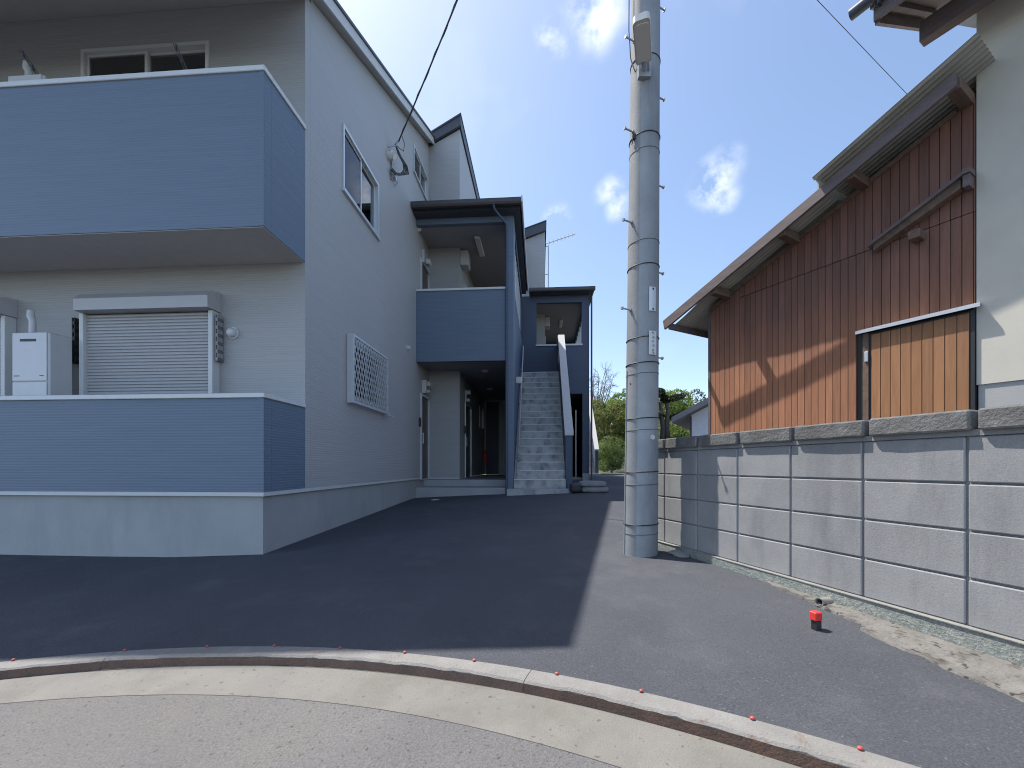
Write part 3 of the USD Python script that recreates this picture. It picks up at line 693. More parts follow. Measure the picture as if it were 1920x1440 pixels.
part(R, 'meter_cabinet', bx(2.953, 3.13, 11.05, 11.45, 6.08, 6.42, 0.01), m_trim)
part(R, 'ceiling_light', bx(3.50, 3.62, 11.4, 12.2, 6.385, 6.438, 0.02), m_lampw)
part(R, 'downpipe', cyl((4.44, 9.64, 0.5), (4.44, 9.64, 6.62), 0.028, 10), m_dark, smooth=40)
part(R, 'doorway_frame', [bx(3.75, 3.78, 10.6, 10.7, 0.66, 2.7), bx(3.95, 3.975, 9.95, 10.0, 0.66, 2.9)], m_sil)
# second staircase further along
bx0 = 15.0
S2 = thing('staircase', 'far staircase parapet with pale sloping coping at the end of the rear block', 'staircase', B_LOC, B_RZ)
part(S2, 'parapet', ext_x(Polygon([(bx0, 0.2), (bx0, 1.76), (bx0 + 3.4, 4.93), (bx0 + 3.4, 0.2)]), 5.26, 5.40), m_navy)
part(S2, 'parapet_cap', ext_x(Polygon([(bx0 - 0.03, 1.732), (bx0 - 0.03, 1.79), (bx0 + 3.4, 4.99), (bx0 + 3.4, 4.932)]), 5.23, 5.43), m_trim)
part(S2, 'base_block', bx(4.3, 5.45, bx0 - 0.5, bx0 + 0.4, 0.2, 0.68), m_step)
part(S2, 'step', [bx(4.4, 5.255, bx0 + k * .2066, bx0 + k * .2066 + .26, .6 + k * .193, .82 + k * .193) for k in range(16)], m_step)

# TV aerial on the rear roof
c, s_ = math.cos(math.radians(B_RZ)), math.sin(math.radians(B_RZ))


def bw(a, b, z):
    return np.array([B_LOC[0] + a * c - b * s_, B_LOC[1] + a * s_ + b * c, z])


ant = thing('tv_aerial', 'thin rooftop television aerial beside the rear grey gable', 'aerial', bw(3.10, 12.5, 0), 0)
part(ant, 'mast', [cyl((0, 0, 7.9), (0, 0, 9.75), 0.018, 6), cyl((0, 0, 9.7), (-0.15, 0, 9.7), 0.012, 6), cyl((0, 0, 8.6), (-0.15, 0, 8.6), 0.012, 6), cyl((0, 0, 8.05), (-0.15, 0, 8.05), 0.012, 6)], m_steel)
part(ant, 'boom', [cyl((-0.2, 0, 9.78), (1.05, -0.1, 10.15), 0.020, 6)] + [cyl((x - 0.02, -0.13 - x * .1, 9.84 + 0.295 * x), (x + 0.02, 0.13 - x * .1, 9.84 + 0.295 * x), 0.008, 5) for x in np.arange(-0.1, 1.05, 0.15)], m_white)

# fire extinguisher, sacks, water heaters
fe = thing('fire_extinguisher', 'red fire extinguisher standing on the wall in the dark porch corridor', 'fire extinguisher', bw(0.90, 10.1, 1.18), B_RZ)
part(fe, 'cylinder', tube([(0, 0, 0), (0, 0, 0.02), (0, 0, 0.30), (0, 0, 0.36), (0, 0, 0.38)], [0.05, 0.06, 0.06, 0.035, 0.02], 14), m_red, smooth=40)
part(fe, 'valve', [bx(-.015, .015, -.05, .03, .385, .42), tube([(0.02, -.02, .39), (.07, -.02, .36), (.075, -.02, .12)], 0.009, 6)], m_black)


def sack(cx_, cy_, z0, L_, W_, H_, seed):
    m = tri.creation.icosphere(3, 1.0)
    v = np.array(m.vertices)
    v = np.sign(v) * np.abs(v) ** 0.55
    v = v * [L_ / 2, W_ / 2, H_ / 2]
    v += 0.03 * (meshkit.fbm(v * 6 + seed, 3, seed)[:, None] - 0.5) * [1, 1, 1]
    v[:, 2] = np.maximum(v[:, 2], -H_ / 2) + H_ / 2
    m.vertices = v + [cx_, cy_, z0]
    return m


gs0 = float(gz(1.9, 8.7))
top('cement_sack', sack(1.72, 8.72, gs0 - 0.01, 0.58, 0.40, 0.13, 1), m_sack, 'lower grey sack of the two stacked beside the staircase', 'sack', 'grey sacks by the stairs', smooth=True)
top('cement_sack', sack(1.68, 8.73, gs0 + 0.105, 0.56, 0.40, 0.13, 4), m_sack, 'upper grey sack of the two stacked beside the staircase', 'sack', 'grey sacks by the stairs', smooth=True)
top('bucket_bag', sack(1.31, 8.64, gs0 - 0.01, 0.24, 0.30, 0.20, 9), m_black, 'small black bag lying against the stair foot beside grey sacks', 'bag', smooth=True)
top('drain_cover', cyl((-1.59, 8.62, float(gz(-1.59, 8.62)) - 0.01), (-1.59, 8.62, float(gz(-1.59, 8.62)) + 0.012), 0.085, 20), m_trim, 'small round pale drain cover in asphalt before the porch', 'drain cover')


def heater(a0, a1, b0, b1, z1, label):
    h = thing('water_heater', label, 'water heater', (B_LOC[0], B_LOC[1], 0), B_RZ, 'gas water heaters on the left balconies')
    zs = z1 - 0.555
    part(h, 'cabinet', bx(a0, a1, b0 + 0.012, b1, z1 - 1.5, z1, 0.01), m_heat)
    fp = part(h, 'front_panel', bx(a0 + 0.004, a1 - 0.02, b0, b0 + 0.012, zs, z1 - 0.004, 0.006), m_heat)
    part(fp, 'exhaust_slot', bx(a0 + 0.105, a0 + 0.30, b0 - 0.003, b0, z1 - 0.105, z1 - 0.078), m_black)
    part(fp, 'badge', bx(a0 + 0.175, a0 + 0.235, b0 - 0.001, b0, z1 - 0.172, z1 - 0.166), m_sil)
    part(fp, 'latch', [bx(a0 + 0.03, a0 + 0.095, b0 - 0.002, b0, z1 - 0.50, z1 - 0.492), bx(a1 - 0.105, a1 - 0.055, b0 - 0.002, b0, z1 - 0.50, z1 - 0.492)], m_black)
    part(h, 'pipe_cover', bx(a0 + 0.006, a1 - 0.02, b0, b0 + 0.012, z1 - 1.5, zs - 0.008, 0.006), m_heat)
    part(h, 'top_knob', cyl((a0 + 0.235, b0 + 0.1, z1), (a0 + 0.235, b0 + 0.1, z1 + 0.015), 0.018, 10), m_heat)
    part(h, 'flue_pipe', [tube([(a0 + 0.035, b0 + 0.17, z1 - .02), (a0 + 0.035, b0 + 0.17, z1 + 0.19), (a0 + 0.012, b0 + 0.17, z1 + 0.235), (a0 + 0.012, b0 + 0.17, z1 + 0.31)], [0.032, 0.032, 0.036, 0.032], 12)], m_heat, smooth=40)


heater(-3.235, -2.785, 0.35, 0.60, 2.565, 'white gas water heater beside the shutter on the ground-floor terrace')
heater(-3.273, -2.84, 0.34, 0.60, 5.482, 'white water heater mostly hidden behind the upper balcony parapet')

# ------------------------------------------------------------------ utility pole
PX, PY = 1.081, 3.500
pz0 = float(gz(PX, PY))
PO = thing('utility_pole', 'tall grey concrete utility pole with step bolts, wire bands and a street lamp', 'utility pole', (PX, PY, 0), 0)
lean = lambda z: np.array([0.0096 * (z - pz0), 0.0, z])
rad = lambda z: 0.1385 - 0.0051 * (z - pz0)
zs = np.linspace(pz0 - 0.3, 9.2, 40)
part(PO, 'shaft', tube([lean(z) for z in zs], [rad(z) for z in zs], 48), m_pole, smooth=50)


def on_pole(phi, z, out=0.0):
    return lean(z) + np.array([math.sin(phi), -math.cos(phi), 0]) * (rad(z) + out)      # phi = 0 faces the camera, positive to the right


def band(z, r, tilt=0.0):
    ps = [on_pole(p, z + tilt * math.sin(p), r * 0.4) for p in np.linspace(0, 2 * math.pi, 49)]
    return tube(ps, r, 6, caps=False)


ypx = [(96, .004), (243, .0046), (272, .0022), (446, .0024), (492, .0042), (630, .0040), (678, .0046), (698, .0022), (783, .0044), (805, .0024), (885, .0044), (909, .0024), (985, .0046), (1003, .0022)]
for y, r in ypx:
    z = CAM_Z + (873 - y) * 3.37 / 780
    part(PO, 'wire_band', band(z, r, 0.006), m_black if r > .003 else m_cable, smooth=True)
knot = CAM_Z + (873 - 246) * 3.37 / 780
part(PO, 'band_clamp', [bx(-.012, .012, -.012, .012, -.02, .02).apply_translation(on_pole(-1.0, knot, 0.008)), cyl(on_pole(-1.0, knot - .01, .01), on_pole(-1.15, knot - .05, .012), .004, 6)], m_black)
for y in (68, 240, 412, 578, -90):
    z = CAM_Z + (873 - y) * 3.41 / 780
    p0, d = on_pole(-1.15, z), np.array([-0.90, -0.43, 0.0])
    part(PO, 'step_bolt', [cyl(p0 - d * .02, p0 + d * .085, 0.0068, 8), cyl(p0 + d * .085, p0 + d * .095, 0.014, 10), cyl(p0, p0 + d * 0.012, 0.014, 8)], m_steel)
for y in (13, 182, 347, 510, 670, -150):
    z = CAM_Z + (873 - y) * 3.56 / 780
    p0, d = on_pole(math.pi - 1.15, z), np.array([0.90, 0.43, 0.0])
    part(PO, 'step_bolt', [cyl(p0 - d * .02, p0 + d * .085, 0.0068, 8), cyl(p0 + d * .085, p0 + d * .095, 0.014, 10)], m_steel)


def curved_plate(phi0, phi1, z0, z1, out):
    n = 8
    ph = np.linspace(phi0, phi1, n)
    V = [on_pole(p, z, o) for o in (out, out + .003) for z in (z0, z1) for p in ph]
    idx = lambda o, z, i: o * 2 * n + z * n + i
    F = []
    for i in range(n - 1):
        F += [[idx(1, 0, i), idx(1, 0, i + 1), idx(1, 1, i + 1)], [idx(1, 0, i), idx(1, 1, i + 1), idx(1, 1, i)]]
        F += [[idx(1, 1, i), idx(1, 1, i + 1), idx(0, 1, i + 1)], [idx(1, 1, i), idx(0, 1, i + 1), idx(0, 1, i)]]
        F += [[idx(0, 0, i), idx(0, 0, i + 1), idx(1, 0, i + 1)], [idx(0, 0, i), idx(1, 0, i + 1), idx(1, 0, i)]]
    for e in (0, n - 1):
        q = [[idx(0, 0, e), idx(1, 0, e), idx(1, 1, e)], [idx(0, 0, e), idx(1, 1, e), idx(0, 1, e)]]
        F += q if e == 0 else [t[::-1] for t in q]
    return tri.Trimesh(V, F, process=False)


zz = lambda y: CAM_Z + (873 - y) * 3.375 / 780
p1 = part(PO, 'number_plate', curved_plate(0.06, 0.54, zz(583), zz(538), 0.004), m_sil, 'blank grey vertical plate, upper of two')
part(p1, 'screw', [curved_plate(0.28, 0.36, zz(543.5), zz(540), 0.008), curved_plate(0.28, 0.36, zz(581), zz(578), 0.008)], m_black)
p2 = part(PO, 'number_plate', curved_plate(0.05, 0.53, zz(665.5), zz(621), 0.012), m_white, 'white vertical plate with small worn characters, lower of two')
gl = []
for k, yc in enumerate((624.5, 633, 640.5, 648.5, 657, 662)):
    q = 0.29 + 0.03 * (k % 2)
    gl += [curved_plate(q - 0.07, q + 0.07, zz(yc + 1.1), zz(yc + 0.2), 0.0155), curved_plate(q - 0.02, q + 0.02, zz(yc + 2), zz(yc - 1.6), 0.0157), curved_plate(q - 0.06, q + 0.05, zz(yc - 1.0), zz(yc - 1.6), 0.0155)]
part(p2, 'characters', gl, m_steel)
part(PO, 'round_plug', cyl(on_pole(0.34, zz(820), -.005), on_pole(0.34, zz(820), .014), 0.020, 18), m_trim, smooth=30)
part(PO, 'bolt_hole', cyl(on_pole(-1.08, zz(717), -.01), on_pole(-1.08, zz(717), .0015), 0.007, 10), m_black)
part(PO, 'earth_wire', tube([on_pole(-1.45, z, .004) for z in np.linspace(pz0, zz(690), 20)], 0.004, 6), m_steel)
part(PO, 'lamp_cable', tube([on_pole(-1.5, 6.5, .02), on_pole(-1.5, 5.2, .03), on_pole(-1.45, 4.7, .03), on_pole(-1.2, 4.42, .03), on_pole(-.9, 4.28, .02), on_pole(-.6, 4.30, .03), on_pole(-.25, 4.40, .04)], 0.0045, 6), m_black, smooth=40)
# street lamp: flat luminaire on a short bracket
lampc = lean(4.25)
ld = np.array([-0.35, -0.937, 0.0])
lu = np.array([0.937, -0.35, 0.0])


def lampshape(u0, u1, w, z0, z1, rnd):
    m = tri.creation.extrude_polygon(rect(u0, u1, -w, w).buffer(-rnd).buffer(rnd, 4), z1 - z0, engine='earcut')
    v = np.array(m.vertices)
    m.vertices = lampc + np.outer(v[:, 0], ld) + np.outer(v[:, 1], lu) + np.outer(v[:, 2] + z0, [0, 0, 1.0])
    m.fix_normals()
    return m


lm = part(PO, 'street_lamp', lampshape(0.20, 0.55, 0.060, 0.0, 0.05, 0.03), m_lampb, 'flat beige street lamp head on the pole')
part(lm, 'lens', lampshape(0.225, 0.525, 0.050, -0.008, -0.0005, 0.028), m_lampw)
part(lm, 'bracket', [cyl(lampc + ld * 0.10 + [0, 0, -0.02], lampc + ld * 0.26 + [0, 0, 0.02], 0.02, 10), cyl(lampc + ld * 0.10 + lu * .04 + [0, 0, -0.03], lampc + ld * 0.22 + lu * .03 + [0, 0, 0.02], 0.008, 6), bx(-.05, .05, -.02, .02, -.06, .05).apply_translation(lampc + ld * 0.135)], m_steel)

# service cable from the pole head to the house wall, its junction box and loops
aw = bw(0.16, 3.52, 7.02)
ph = np.array([PX, PY, 0]) + on_pole(-0.9, 8.75, 0.05)


def sag(p0, p1, s, n=30):
    t = np.linspace(0, 1, n)[:, None]
    p = p0 * (1 - t) + p1 * t
    p[:, 2] -= s * 4 * (t * (1 - t))[:, 0]
    return p


sc = thing('service_cable', 'overhead service cable running from pole to junction box on grey wall', 'cable')
main = sag(aw, ph, 0.12, 60)
part(sc, 'cable', [tube(main, 0.013, 8), tube([p + [0.014 * math.cos(9 * i * .1), 0, 0.014 * math.sin(9 * i * .1)] for i, p in enumerate(main)], 0.007, 6)], m_cable, smooth=True)
jb = bw(0.0, 3.55, 6.66)
part(sc, 'strain_clamp', [cyl(aw, bw(0.13, 3.45, 6.90), 0.024, 8), cyl(bw(0.13, 3.45, 6.90), bw(0.02, 3.38, 6.82), 0.012, 8)], m_steel, smooth=30)
part(sc, 'wall_box', [cyl(bw(0.002, 3.42, 6.70), bw(0.09, 3.42, 6.70), 0.08, 16), cyl(bw(0.09, 3.42, 6.70), bw(0.13, 3.42, 6.67), 0.055, 16)], m_white, smooth=30)
part(sc, 'wall_box', cyl(bw(0.002, 3.72, 6.50), bw(0.05, 3.72, 6.50), 0.05, 14), m_white, smooth=30)
for k in range(4):
    e = 0.03 * k
    part(sc, 'drop_loop', tube([bw(0.13, 3.46, 6.92), bw(0.14 + e * .3, 3.56 + e, 6.84), bw(0.19 + e * .5, 3.70 + e, 6.76), bw(0.20 + e * .6, 3.72 + e * 1.2, 6.64), bw(0.15 + e * .4, 3.64 + e * .8, 6.49 + .02 * k), bw(0.10, 3.52 + e * .5, 6.42 + .02 * k), bw(0.05, 3.44 + e * .6, 6.46 + .02 * k)], 0.0125, 8), m_black, smooth=True)
part(sc, 'drop_loop', tube([bw(0.19, 3.62, 7.22), bw(0.21, 3.72, 7.14), bw(0.20, 3.70, 6.98), bw(0.17, 3.56, 6.93), bw(0.13, 3.46, 6.93)], 0.007, 6), m_cable, smooth=True)
part(sc, 'wall_bracket', [bx(-.015, .015, -.015, .015, -.26, .10).apply_translation(bw(0.018, 3.56, 6.62)), tube([bw(0.02, 3.56, 6.48), bw(0.09, 3.58, 6.40), bw(0.02, 3.6, 6.34)], 0.008, 6), tube([bw(0.02, 3.66, 6.47), bw(0.09, 3.68, 6.38), bw(0.02, 3.70, 6.33)], 0.008, 6)], m_steel)
top('overhead_wire', tube(sag(np.array([PX + 0.1, PY, 6.42]), np.array([6.4, 6.2, 6.05]), 0.0, 20), 0.0035, 5), m_cable, 'single thin wire crossing the sky above the wooden shed roof', 'wire')

# ------------------------------------------------------------------ block wall  (local y along the wall away from camera, x into the yard)
W_LOC, W_RZ = (1.909, 1.747, 0.0), math.degrees(math.atan(230 / 780))
W = thing('block_wall', 'grey concrete block garden wall with weathered coping at right', 'wall', W_LOC, W_RZ)
T0, T1 = -2.8, 2.4
part(W, 'mortar_core', bx(0.012, 0.108, T0, T1, 0.30, 1.174), m_mort)
rb = random.Random(3)
for r in range(4):
    for k in range(int(round((T1 - T0) / 0.4))):
        t = T0 + 0.4 * k
        o = rb.uniform(-0.0015, 0.0015)
        z = 0.376 + 0.2 * r
        part(W, 'block', bx(o, 0.112, t + 0.0052, t + 0.3948, z + 0.0048, z + 0.1952, 0.0045), m_block)
for k in range(int(round((T1 - T0) / 0.4))):
    t = T0 + 0.4 * k - 0.035
    m = bx(-0.030, 0.145, t + 0.012, t + 0.390, 1.196, 1.283, 0.008).subdivide().subdivide()
    v = np.array(m.vertices)
    v += 0.010 * (np.stack([meshkit.fbm(v * 16 + [k * 3.1, 0, 0], 3, s) for s in (1, 2, 3)], -1) - 0.5)
    m.vertices = v
    part(W, 'coping_block', m, m_capb)
part(W, 'coping_bed', bx(-0.004, 0.12, T0, T1, 1.174, 1.200), m_mort)
ft = tri.creation.box([0.17, T1 - T0, 0.5]).subdivide().subdivide().subdivide().subdivide()
v = np.array(ft.vertices) + [0.055, (T0 + T1) / 2, 0.12]
v[:, 2] = np.where(v[:, 2] > 0.30, 0.3745, v[:, 2])
v[:, 0] += 0.014 * (meshkit.fbm(v * 9, 3) - 0.5) * (v[:, 0] < 0.0)
ft.vertices = v
part(W, 'footing', ft, m_ftg)
part(W, 'footing_top', bx(-0.034, 0.0, T0, T1, 0.3752, 0.379), m_ftop)

# broken concrete strip along the wall foot
cw, sw_ = math.cos(math.radians(W_RZ)), math.sin(math.radians(W_RZ))


def ww(a, t, z):
    return np.array([W_LOC[0] + a * cw - t * sw_, W_LOC[1] + a * sw_ + t * cw, z])


nt, na = 260, 16
ts = np.linspace(T0, 0.92, nt)
V, F = [], []
for i, t in enumerate(ts):
    wdt = np.interp(t, [-2.8, -0.6, -0.2, 0.26, 0.27, 0.5, 0.93], [0.38, 0.34, 0.29, 0.215, 0.155, 0.115, 0.02])
    wdt += 0.060 * (meshkit.fbm(np.array([t * 11, 3.3, 0]), 4, 3) - 0.5) * min(1, wdt * 6)
    for j in range(na):
        q = j / (na - 1)
        a = -0.03 - q * wdt
        p = ww(a, t, 0)
        ground_ = float(gz(p[0], p[1]))
        n_ = meshkit.fbm(np.array([t * 9, a * 9, 1.0]), 4, 8) - 0.5
        inner_z = ground_ + 0.016
        h = inner_z * (1 - q ** 1.5) + (ground_ + 0.012) * q ** 1.5 + 0.040 * n_ * (0.15 + q)
        if j == na - 1:
            h = ground_ - 0.02
        V.append(ww(a, t, h))
for i in range(nt - 1):
    for j in range(na - 1):
        a, b, c_, d = i * na + j, i * na + j + 1, (i + 1) * na + j + 1, (i + 1) * na + j
        F += [[a, d, c_], [a, c_, b]]
top('concrete_verge', tri.Trimesh(V, F, process=False), m_strip, 'broken stained concrete strip along the foot of the block wall', 'concrete strip', kind='structure')
rub = []
for k in range(7):
    m = tri.creation.icosphere(2, 1.0)
    v = np.array(m.vertices) * [0.05, 0.035, 0.018] * rb.uniform(0.6, 1.2)
    v += 0.01 * (meshkit.fbm(v * 30 + k, 3, k)[:, None] - 0.5)
    p = ww(-0.05 - rb.uniform(0, 0.03), 1.66 + k * 0.022, 0)
    m.vertices = v + [p[0], p[1], float(gz(p[0], p[1])) + 0.012]
    rub.append(m)
top('rubble', rub, m_ftop, 'few pale bits of rubble at wall foot behind the utility pole', 'rubble', kind='stuff')

# drain pipe stub and boundary stake
dp = thing('drain_pipe', 'short grey plastic drain pipe elbow poking out of wall footing', 'pipe', ww(-0.03, 0.545, 0.312), W_RZ)
part(dp, 'pipe', [tube([(0.03, 0.0, 0.0), (-0.012, 0.0, 0.0), (-0.030, -0.003, 0.002), (-0.075, -0.012, 0.008), (-0.105, -0.020, 0.012)], [0.0215, 0.0215, 0.024, 0.0215, 0.0215], 18, caps=False),
                  tube([(-0.105, -0.020, 0.012), (-0.103, -0.0195, 0.012)], [0.0215, 0.017], 18, caps=False), tube([(-0.103, -0.0195, 0.012), (-0.05, -0.008, 0.005)], [0.017, 0.0165], 18, caps=False)], m_pvc, smooth=50)
part(dp, 'bore', cyl((-0.055, -0.009, 0.005), (-0.045, -0.007, 0.004), 0.0168, 16), m_black)
bs_x, bs_y = 1.43, 1.955
bs_z = float(gz(bs_x, bs_y))
st = thing('boundary_stake', 'square survey stake with red top and black lower part near wall', 'boundary stake', (bs_x, bs_y, bs_z), 12)
part(st, 'red_head', bx(-0.022, 0.017, -0.018, 0.018, 0.044, 0.084, 0.0035), m_red)
part(st, 'black_shank', bx(-0.015, 0.015, -0.0155, 0.0155, -0.1, 0.0435, 0.0025), m_black)

# ------------------------------------------------------------------ wooden shed (local y along its boarded wall away from camera, x into the shed)
S_LOC, S_RZ = (4.64, 4.2, 0.0), math.degrees(math.atan(430 / 780))
S = thing('wooden_shed', 'brown vertical-board shed with sloping corrugated roof behind block wall', 'shed', S_LOC, S_RZ)
LEN = 2.95
rz_ = lambda s: 4.735 - 0.400 * s                          # underside of the roof on the wall
part(S, 'wall_core', ext_x(Polygon([(-0.03, 0.2), (LEN, 0.2), (LEN, rz_(LEN)), (-0.03, rz_(-0.03))]), 0.020, 0.09), m_black)
part(S, 'wall_shell', [bx(0.09, 3.5, LEN - 0.06, LEN - 0.005, 0.2, rz_(LEN)), bx(3.4, 3.5, -0.03, LEN - 0.06, 0.2, rz_(LEN))], m_beam)
DL, DR, DT = 0.885, -0.005, 2.62
bwid = 0.0815
k = 0
sp = LEN - 0.03
JZ = 3.60
while sp > -0.02:
    s0, s1 = max(sp - bwid, -0.028), sp
    o = rb.uniform(-0.0015, 0.0015)
    zl = 0.25
    zt0, zt1 = rz_(s1) - 0.004, rz_(s0) - 0.004
    if s0 > DL + 0.02 or s1 <= DR:
        low = True
    else:
        zl = 2.66
    split = s1 < 2.45
    g_ = 0.0035
    lowtop0, lowtop1 = (JZ, JZ) if split else (zt0, zt1)
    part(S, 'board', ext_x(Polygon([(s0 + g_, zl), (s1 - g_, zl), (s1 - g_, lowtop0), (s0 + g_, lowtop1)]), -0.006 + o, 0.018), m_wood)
    if split:
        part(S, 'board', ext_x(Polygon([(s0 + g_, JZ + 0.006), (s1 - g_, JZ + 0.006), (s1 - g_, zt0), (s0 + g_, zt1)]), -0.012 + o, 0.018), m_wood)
    sp -= bwid
part(S, 'corner_post', bx(-0.012, 0.02, LEN - 0.028, LEN + 0.012, 0.2, rz_(LEN) - 0.02), m_barge)
dd = part(S, 'sliding_door', bx(-0.012, 0.012, DR + 0.01, DL - 0.055, 0.25, DT - 0.01), m_black)
nb = 9
wd = (DL - 0.06 - DR - 0.03) / nb
for i in range(nb):
    s0 = DR + 0.015 + i * wd
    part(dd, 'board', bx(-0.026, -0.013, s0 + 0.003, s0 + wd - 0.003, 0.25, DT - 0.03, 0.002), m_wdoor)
part(S, 'door_jamb', [bx(-0.03, 0.017, DL - 0.05, DL + 0.004, 0.25, DT)], m_beam)
part(S, 'door_jamb', [bx(-0.022, 0.017, DR - 0.022, DR + 0.006, 0.25, DT)], m_black)
part(S, 'door_rail', [bx(-0.075, -0.008, -0.075, 0.945, 2.650, 2.662), bx(-0.078, -0.066, -0.075, 0.945, 2.622, 2.650)], m_sil)
part(S, 'door_latch', bx(-0.045, -0.03, DL - 0.05, DL - 0.015, 2.28, 2.40, 0.004), m_sil)
# sloping hood board and the beam end below it
hood = lambda s, dz: 3.66 + (0.055 - s) * 0.0 + (3.975 - 3.62) * (0.80 - s) / 0.745 - 0.04 + dz
part(S, 'hood_board', ext_x(Polygon([(0.80, hood(0.80, 0)), (0.03, hood(0.03, 0)), (0.03, hood(0.03, -.035)), (0.80, hood(0.80, -.035))]), -0.15, -0.014), m_barge)
part(S, 'hood_plank', ext_x(Polygon([(0.76, hood(0.76, -.037)), (0.05, hood(0.05, -.037)), (0.05, hood(0.05, -.13)), (0.76, hood(0.76, -.10))]), -0.11, -0.014), m_beam)
part(S, 'hood_end', [bx(-0.145, -0.02, -0.02, 0.028, hood(0.03, -.16), hood(0.03, -.04)), bx(-0.165, -0.014, -0.03, 0.029, hood(0.03, -.037), hood(0.03, 0.01))], m_barge)
part(S, 'beam_end', bx(-0.17, -0.008, 0.34, 0.44, 3.49, 3.58, 0.006), m_beam)
# purlin ends, barge board and corrugated roof
OV = 0.40
for s in (2.62, 1.63, 0.88, 0.03):
    part(S, 'purlin', bx(-OV + 0.012, 3.4, s - 0.05, s + 0.05, rz_(s) - 0.035, rz_(s) + 0.075, 0.004), m_beam)
part(S, 'wall_rafter', ext_x(Polygon([(LEN - 0.02, rz_(LEN - .02) - 0.028), (0.10, rz_(0.10) - 0.028), (0.10, rz_(0.10) + 0.02), (LEN - 0.02, rz_(LEN - .02) + 0.02)]), -0.045, -0.014), m_beam)
bz = lambda s: 4.700 - 0.384 * s
part(S, 'barge_board', ext_x(Polygon([(0.0, bz(0)), (3.49, bz(3.49)), (3.52, bz(3.52) + 0.16), (0.0, bz(0) + 0.125)]), -OV - 0.03, -OV + 0.010), m_barge)


def corrugated(a0f, a1, s0, s1, zf, pitch=0.076, amp=0.009, n=26):
    ss = np.linspace(s0, s1, n)
    V, F = [], []
    m_ = 260
    for s in ss:
        aa = np.linspace(a0f(s), a1, m_)
        V.append(np.c_[aa, np.full(m_, s), zf(s) + amp * np.sin(aa / pitch * 2 * np.pi)])
    V = np.vstack(V)
    k = len(V)
    V2 = V - [0, 0, 0.004]
    for i in range(n - 1):
        for j in range(m_ - 1):
            a, b, c_, d = i * m_ + j, i * m_ + j + 1, (i + 1) * m_ + j + 1, (i + 1) * m_ + j
            F += [[a, b, c_], [a, c_, d], [k + a, k + c_, k + b], [k + a, k + d, k + c_]]
    return tri.Trimesh(np.vstack([V, V2]), F, process=False)


part(S, 'roof_sheet', corrugated(lambda s: -0.43 + 0.20 * np.clip((s - 1.2) / 2.2, 0, 1), 3.6, 1.15, 3.50, lambda s: 4.735 - 0.400 * s + 0.10), m_sheet, smooth=True)
part(S, 'roof_sheet', corrugated(lambda s: -0.52, 3.6, -0.16, 1.20, lambda s: 4.955 - 0.376 * s), m_sheet, smooth=True)
part(S, 'roof_step', bx(-0.425, 3.55, 1.17, 1.19, 4.37, 4.495), m_sheet)
part(S, 'eave_board', bx(-0.40, 3.5, 3.40, 3.43, rz_(3.4) - 0.03, rz_(3.4) + 0.07), m_barge)

# ------------------------------------------------------------------ stucco house adjoining the shed
H = thing('stucco_house', 'cream stucco house with dark timber eaves at the right edge', 'house', S_LOC, S_RZ)
part(H, 'wall', [bx(0.0, 0.15, -6.0, -0.034, 1.858, 5.72), bx(0.15, 5.0, -0.12, -0.034, 1.858, 5.72), bx(4.9, 5.0, -6, -0.12, 1.858, 5.72), bx(0.15, 4.9, -6, -5.9, 1.858, 5.72)], m_stucco)
part(H, 'plinth', bx(0.012, 4.99, -5.99, -0.045, 0.2, 1.856), m_fdn2)
EO = 0.80
pitch = 0.45
part(H, 'eave_soffit', ext_y(Polygon([(-EO, 5.66), (0.4, 5.66 + pitch * 1.2), (0.4, 5.70 + pitch * 1.2), (-EO, 5.70)]), -6.2, 0.49), m_eave)
part(H, 'roof', ext_y(Polygon([(-EO - 0.03, 5.71), (2.5, 5.72 + pitch * 3.3), (2.5, 5.78 + pitch * 3.3), (-EO - 0.03, 5.77)]), -6.2, 0.52), m_tile)
part(H, 'roof', ext_y(Polygon([(2.5, 5.72 + pitch * 3.3), (5.8, 5.71), (5.8, 5.77), (2.5, 5.78 + pitch * 3.3)]), -6.2, 0.52), m_tile)
part(H, 'gable_wall', ext_y(Polygon([(0.0, 5.722), (5.0, 5.722), (2.5, 5.722 + pitch * 2.5)]), -0.12, -0.034), m_stucco)
part(H, 'barge_board', ext_y(Polygon([(-EO - 0.01, 5.53), (0.35, 5.53 + pitch * 1.16), (0.35, 5.66 + pitch * 1.16), (-EO - 0.01, 5.66)]), 0.455, 0.488), m_barge)
part(H, 'eave_fascia', bx(-EO - 0.035, -EO - 0.005, -6.2, 0.49, 5.56, 5.70), m_barge)
part(H, 'gutter', tube([(-EO - 0.09, -6.2, 5.72), (-EO - 0.09, 0.66, 5.76)], 0.055, 14), m_dark, smooth=40)
part(H, 'gutter_bracket', [bx(-EO - 0.10, -EO, s, s + 0.02, 5.66, 5.83) for s in (0.42, -0.4, -1.2)], m_dark)
part(H, 'eave_beam', bx(-0.42, -0.30, -6.2, 0.27, 5.36, 5.56, 0.006), m_eave)
for s in np.arange(-2.6, 0.4, 0.42):
    part(H, 'rafter', ext_y(Polygon([(-EO, 5.60), (0.3, 5.60 + pitch * 1.1), (0.3, 5.655 + pitch * 1.1), (-EO, 5.655)]), s, s + 0.05), m_eave)
part(H, 'wall_plate', bx(-0.20, -0.002, -6.0, 0.03, 5.60, 5.72), m_eave)

# ------------------------------------------------------------------ white house in the distance
def yaw_pt(x, y, Y):
    return ((x - 960) / 780 * Y, Y, CAM_Z - (y - 873) / 780 * Y)


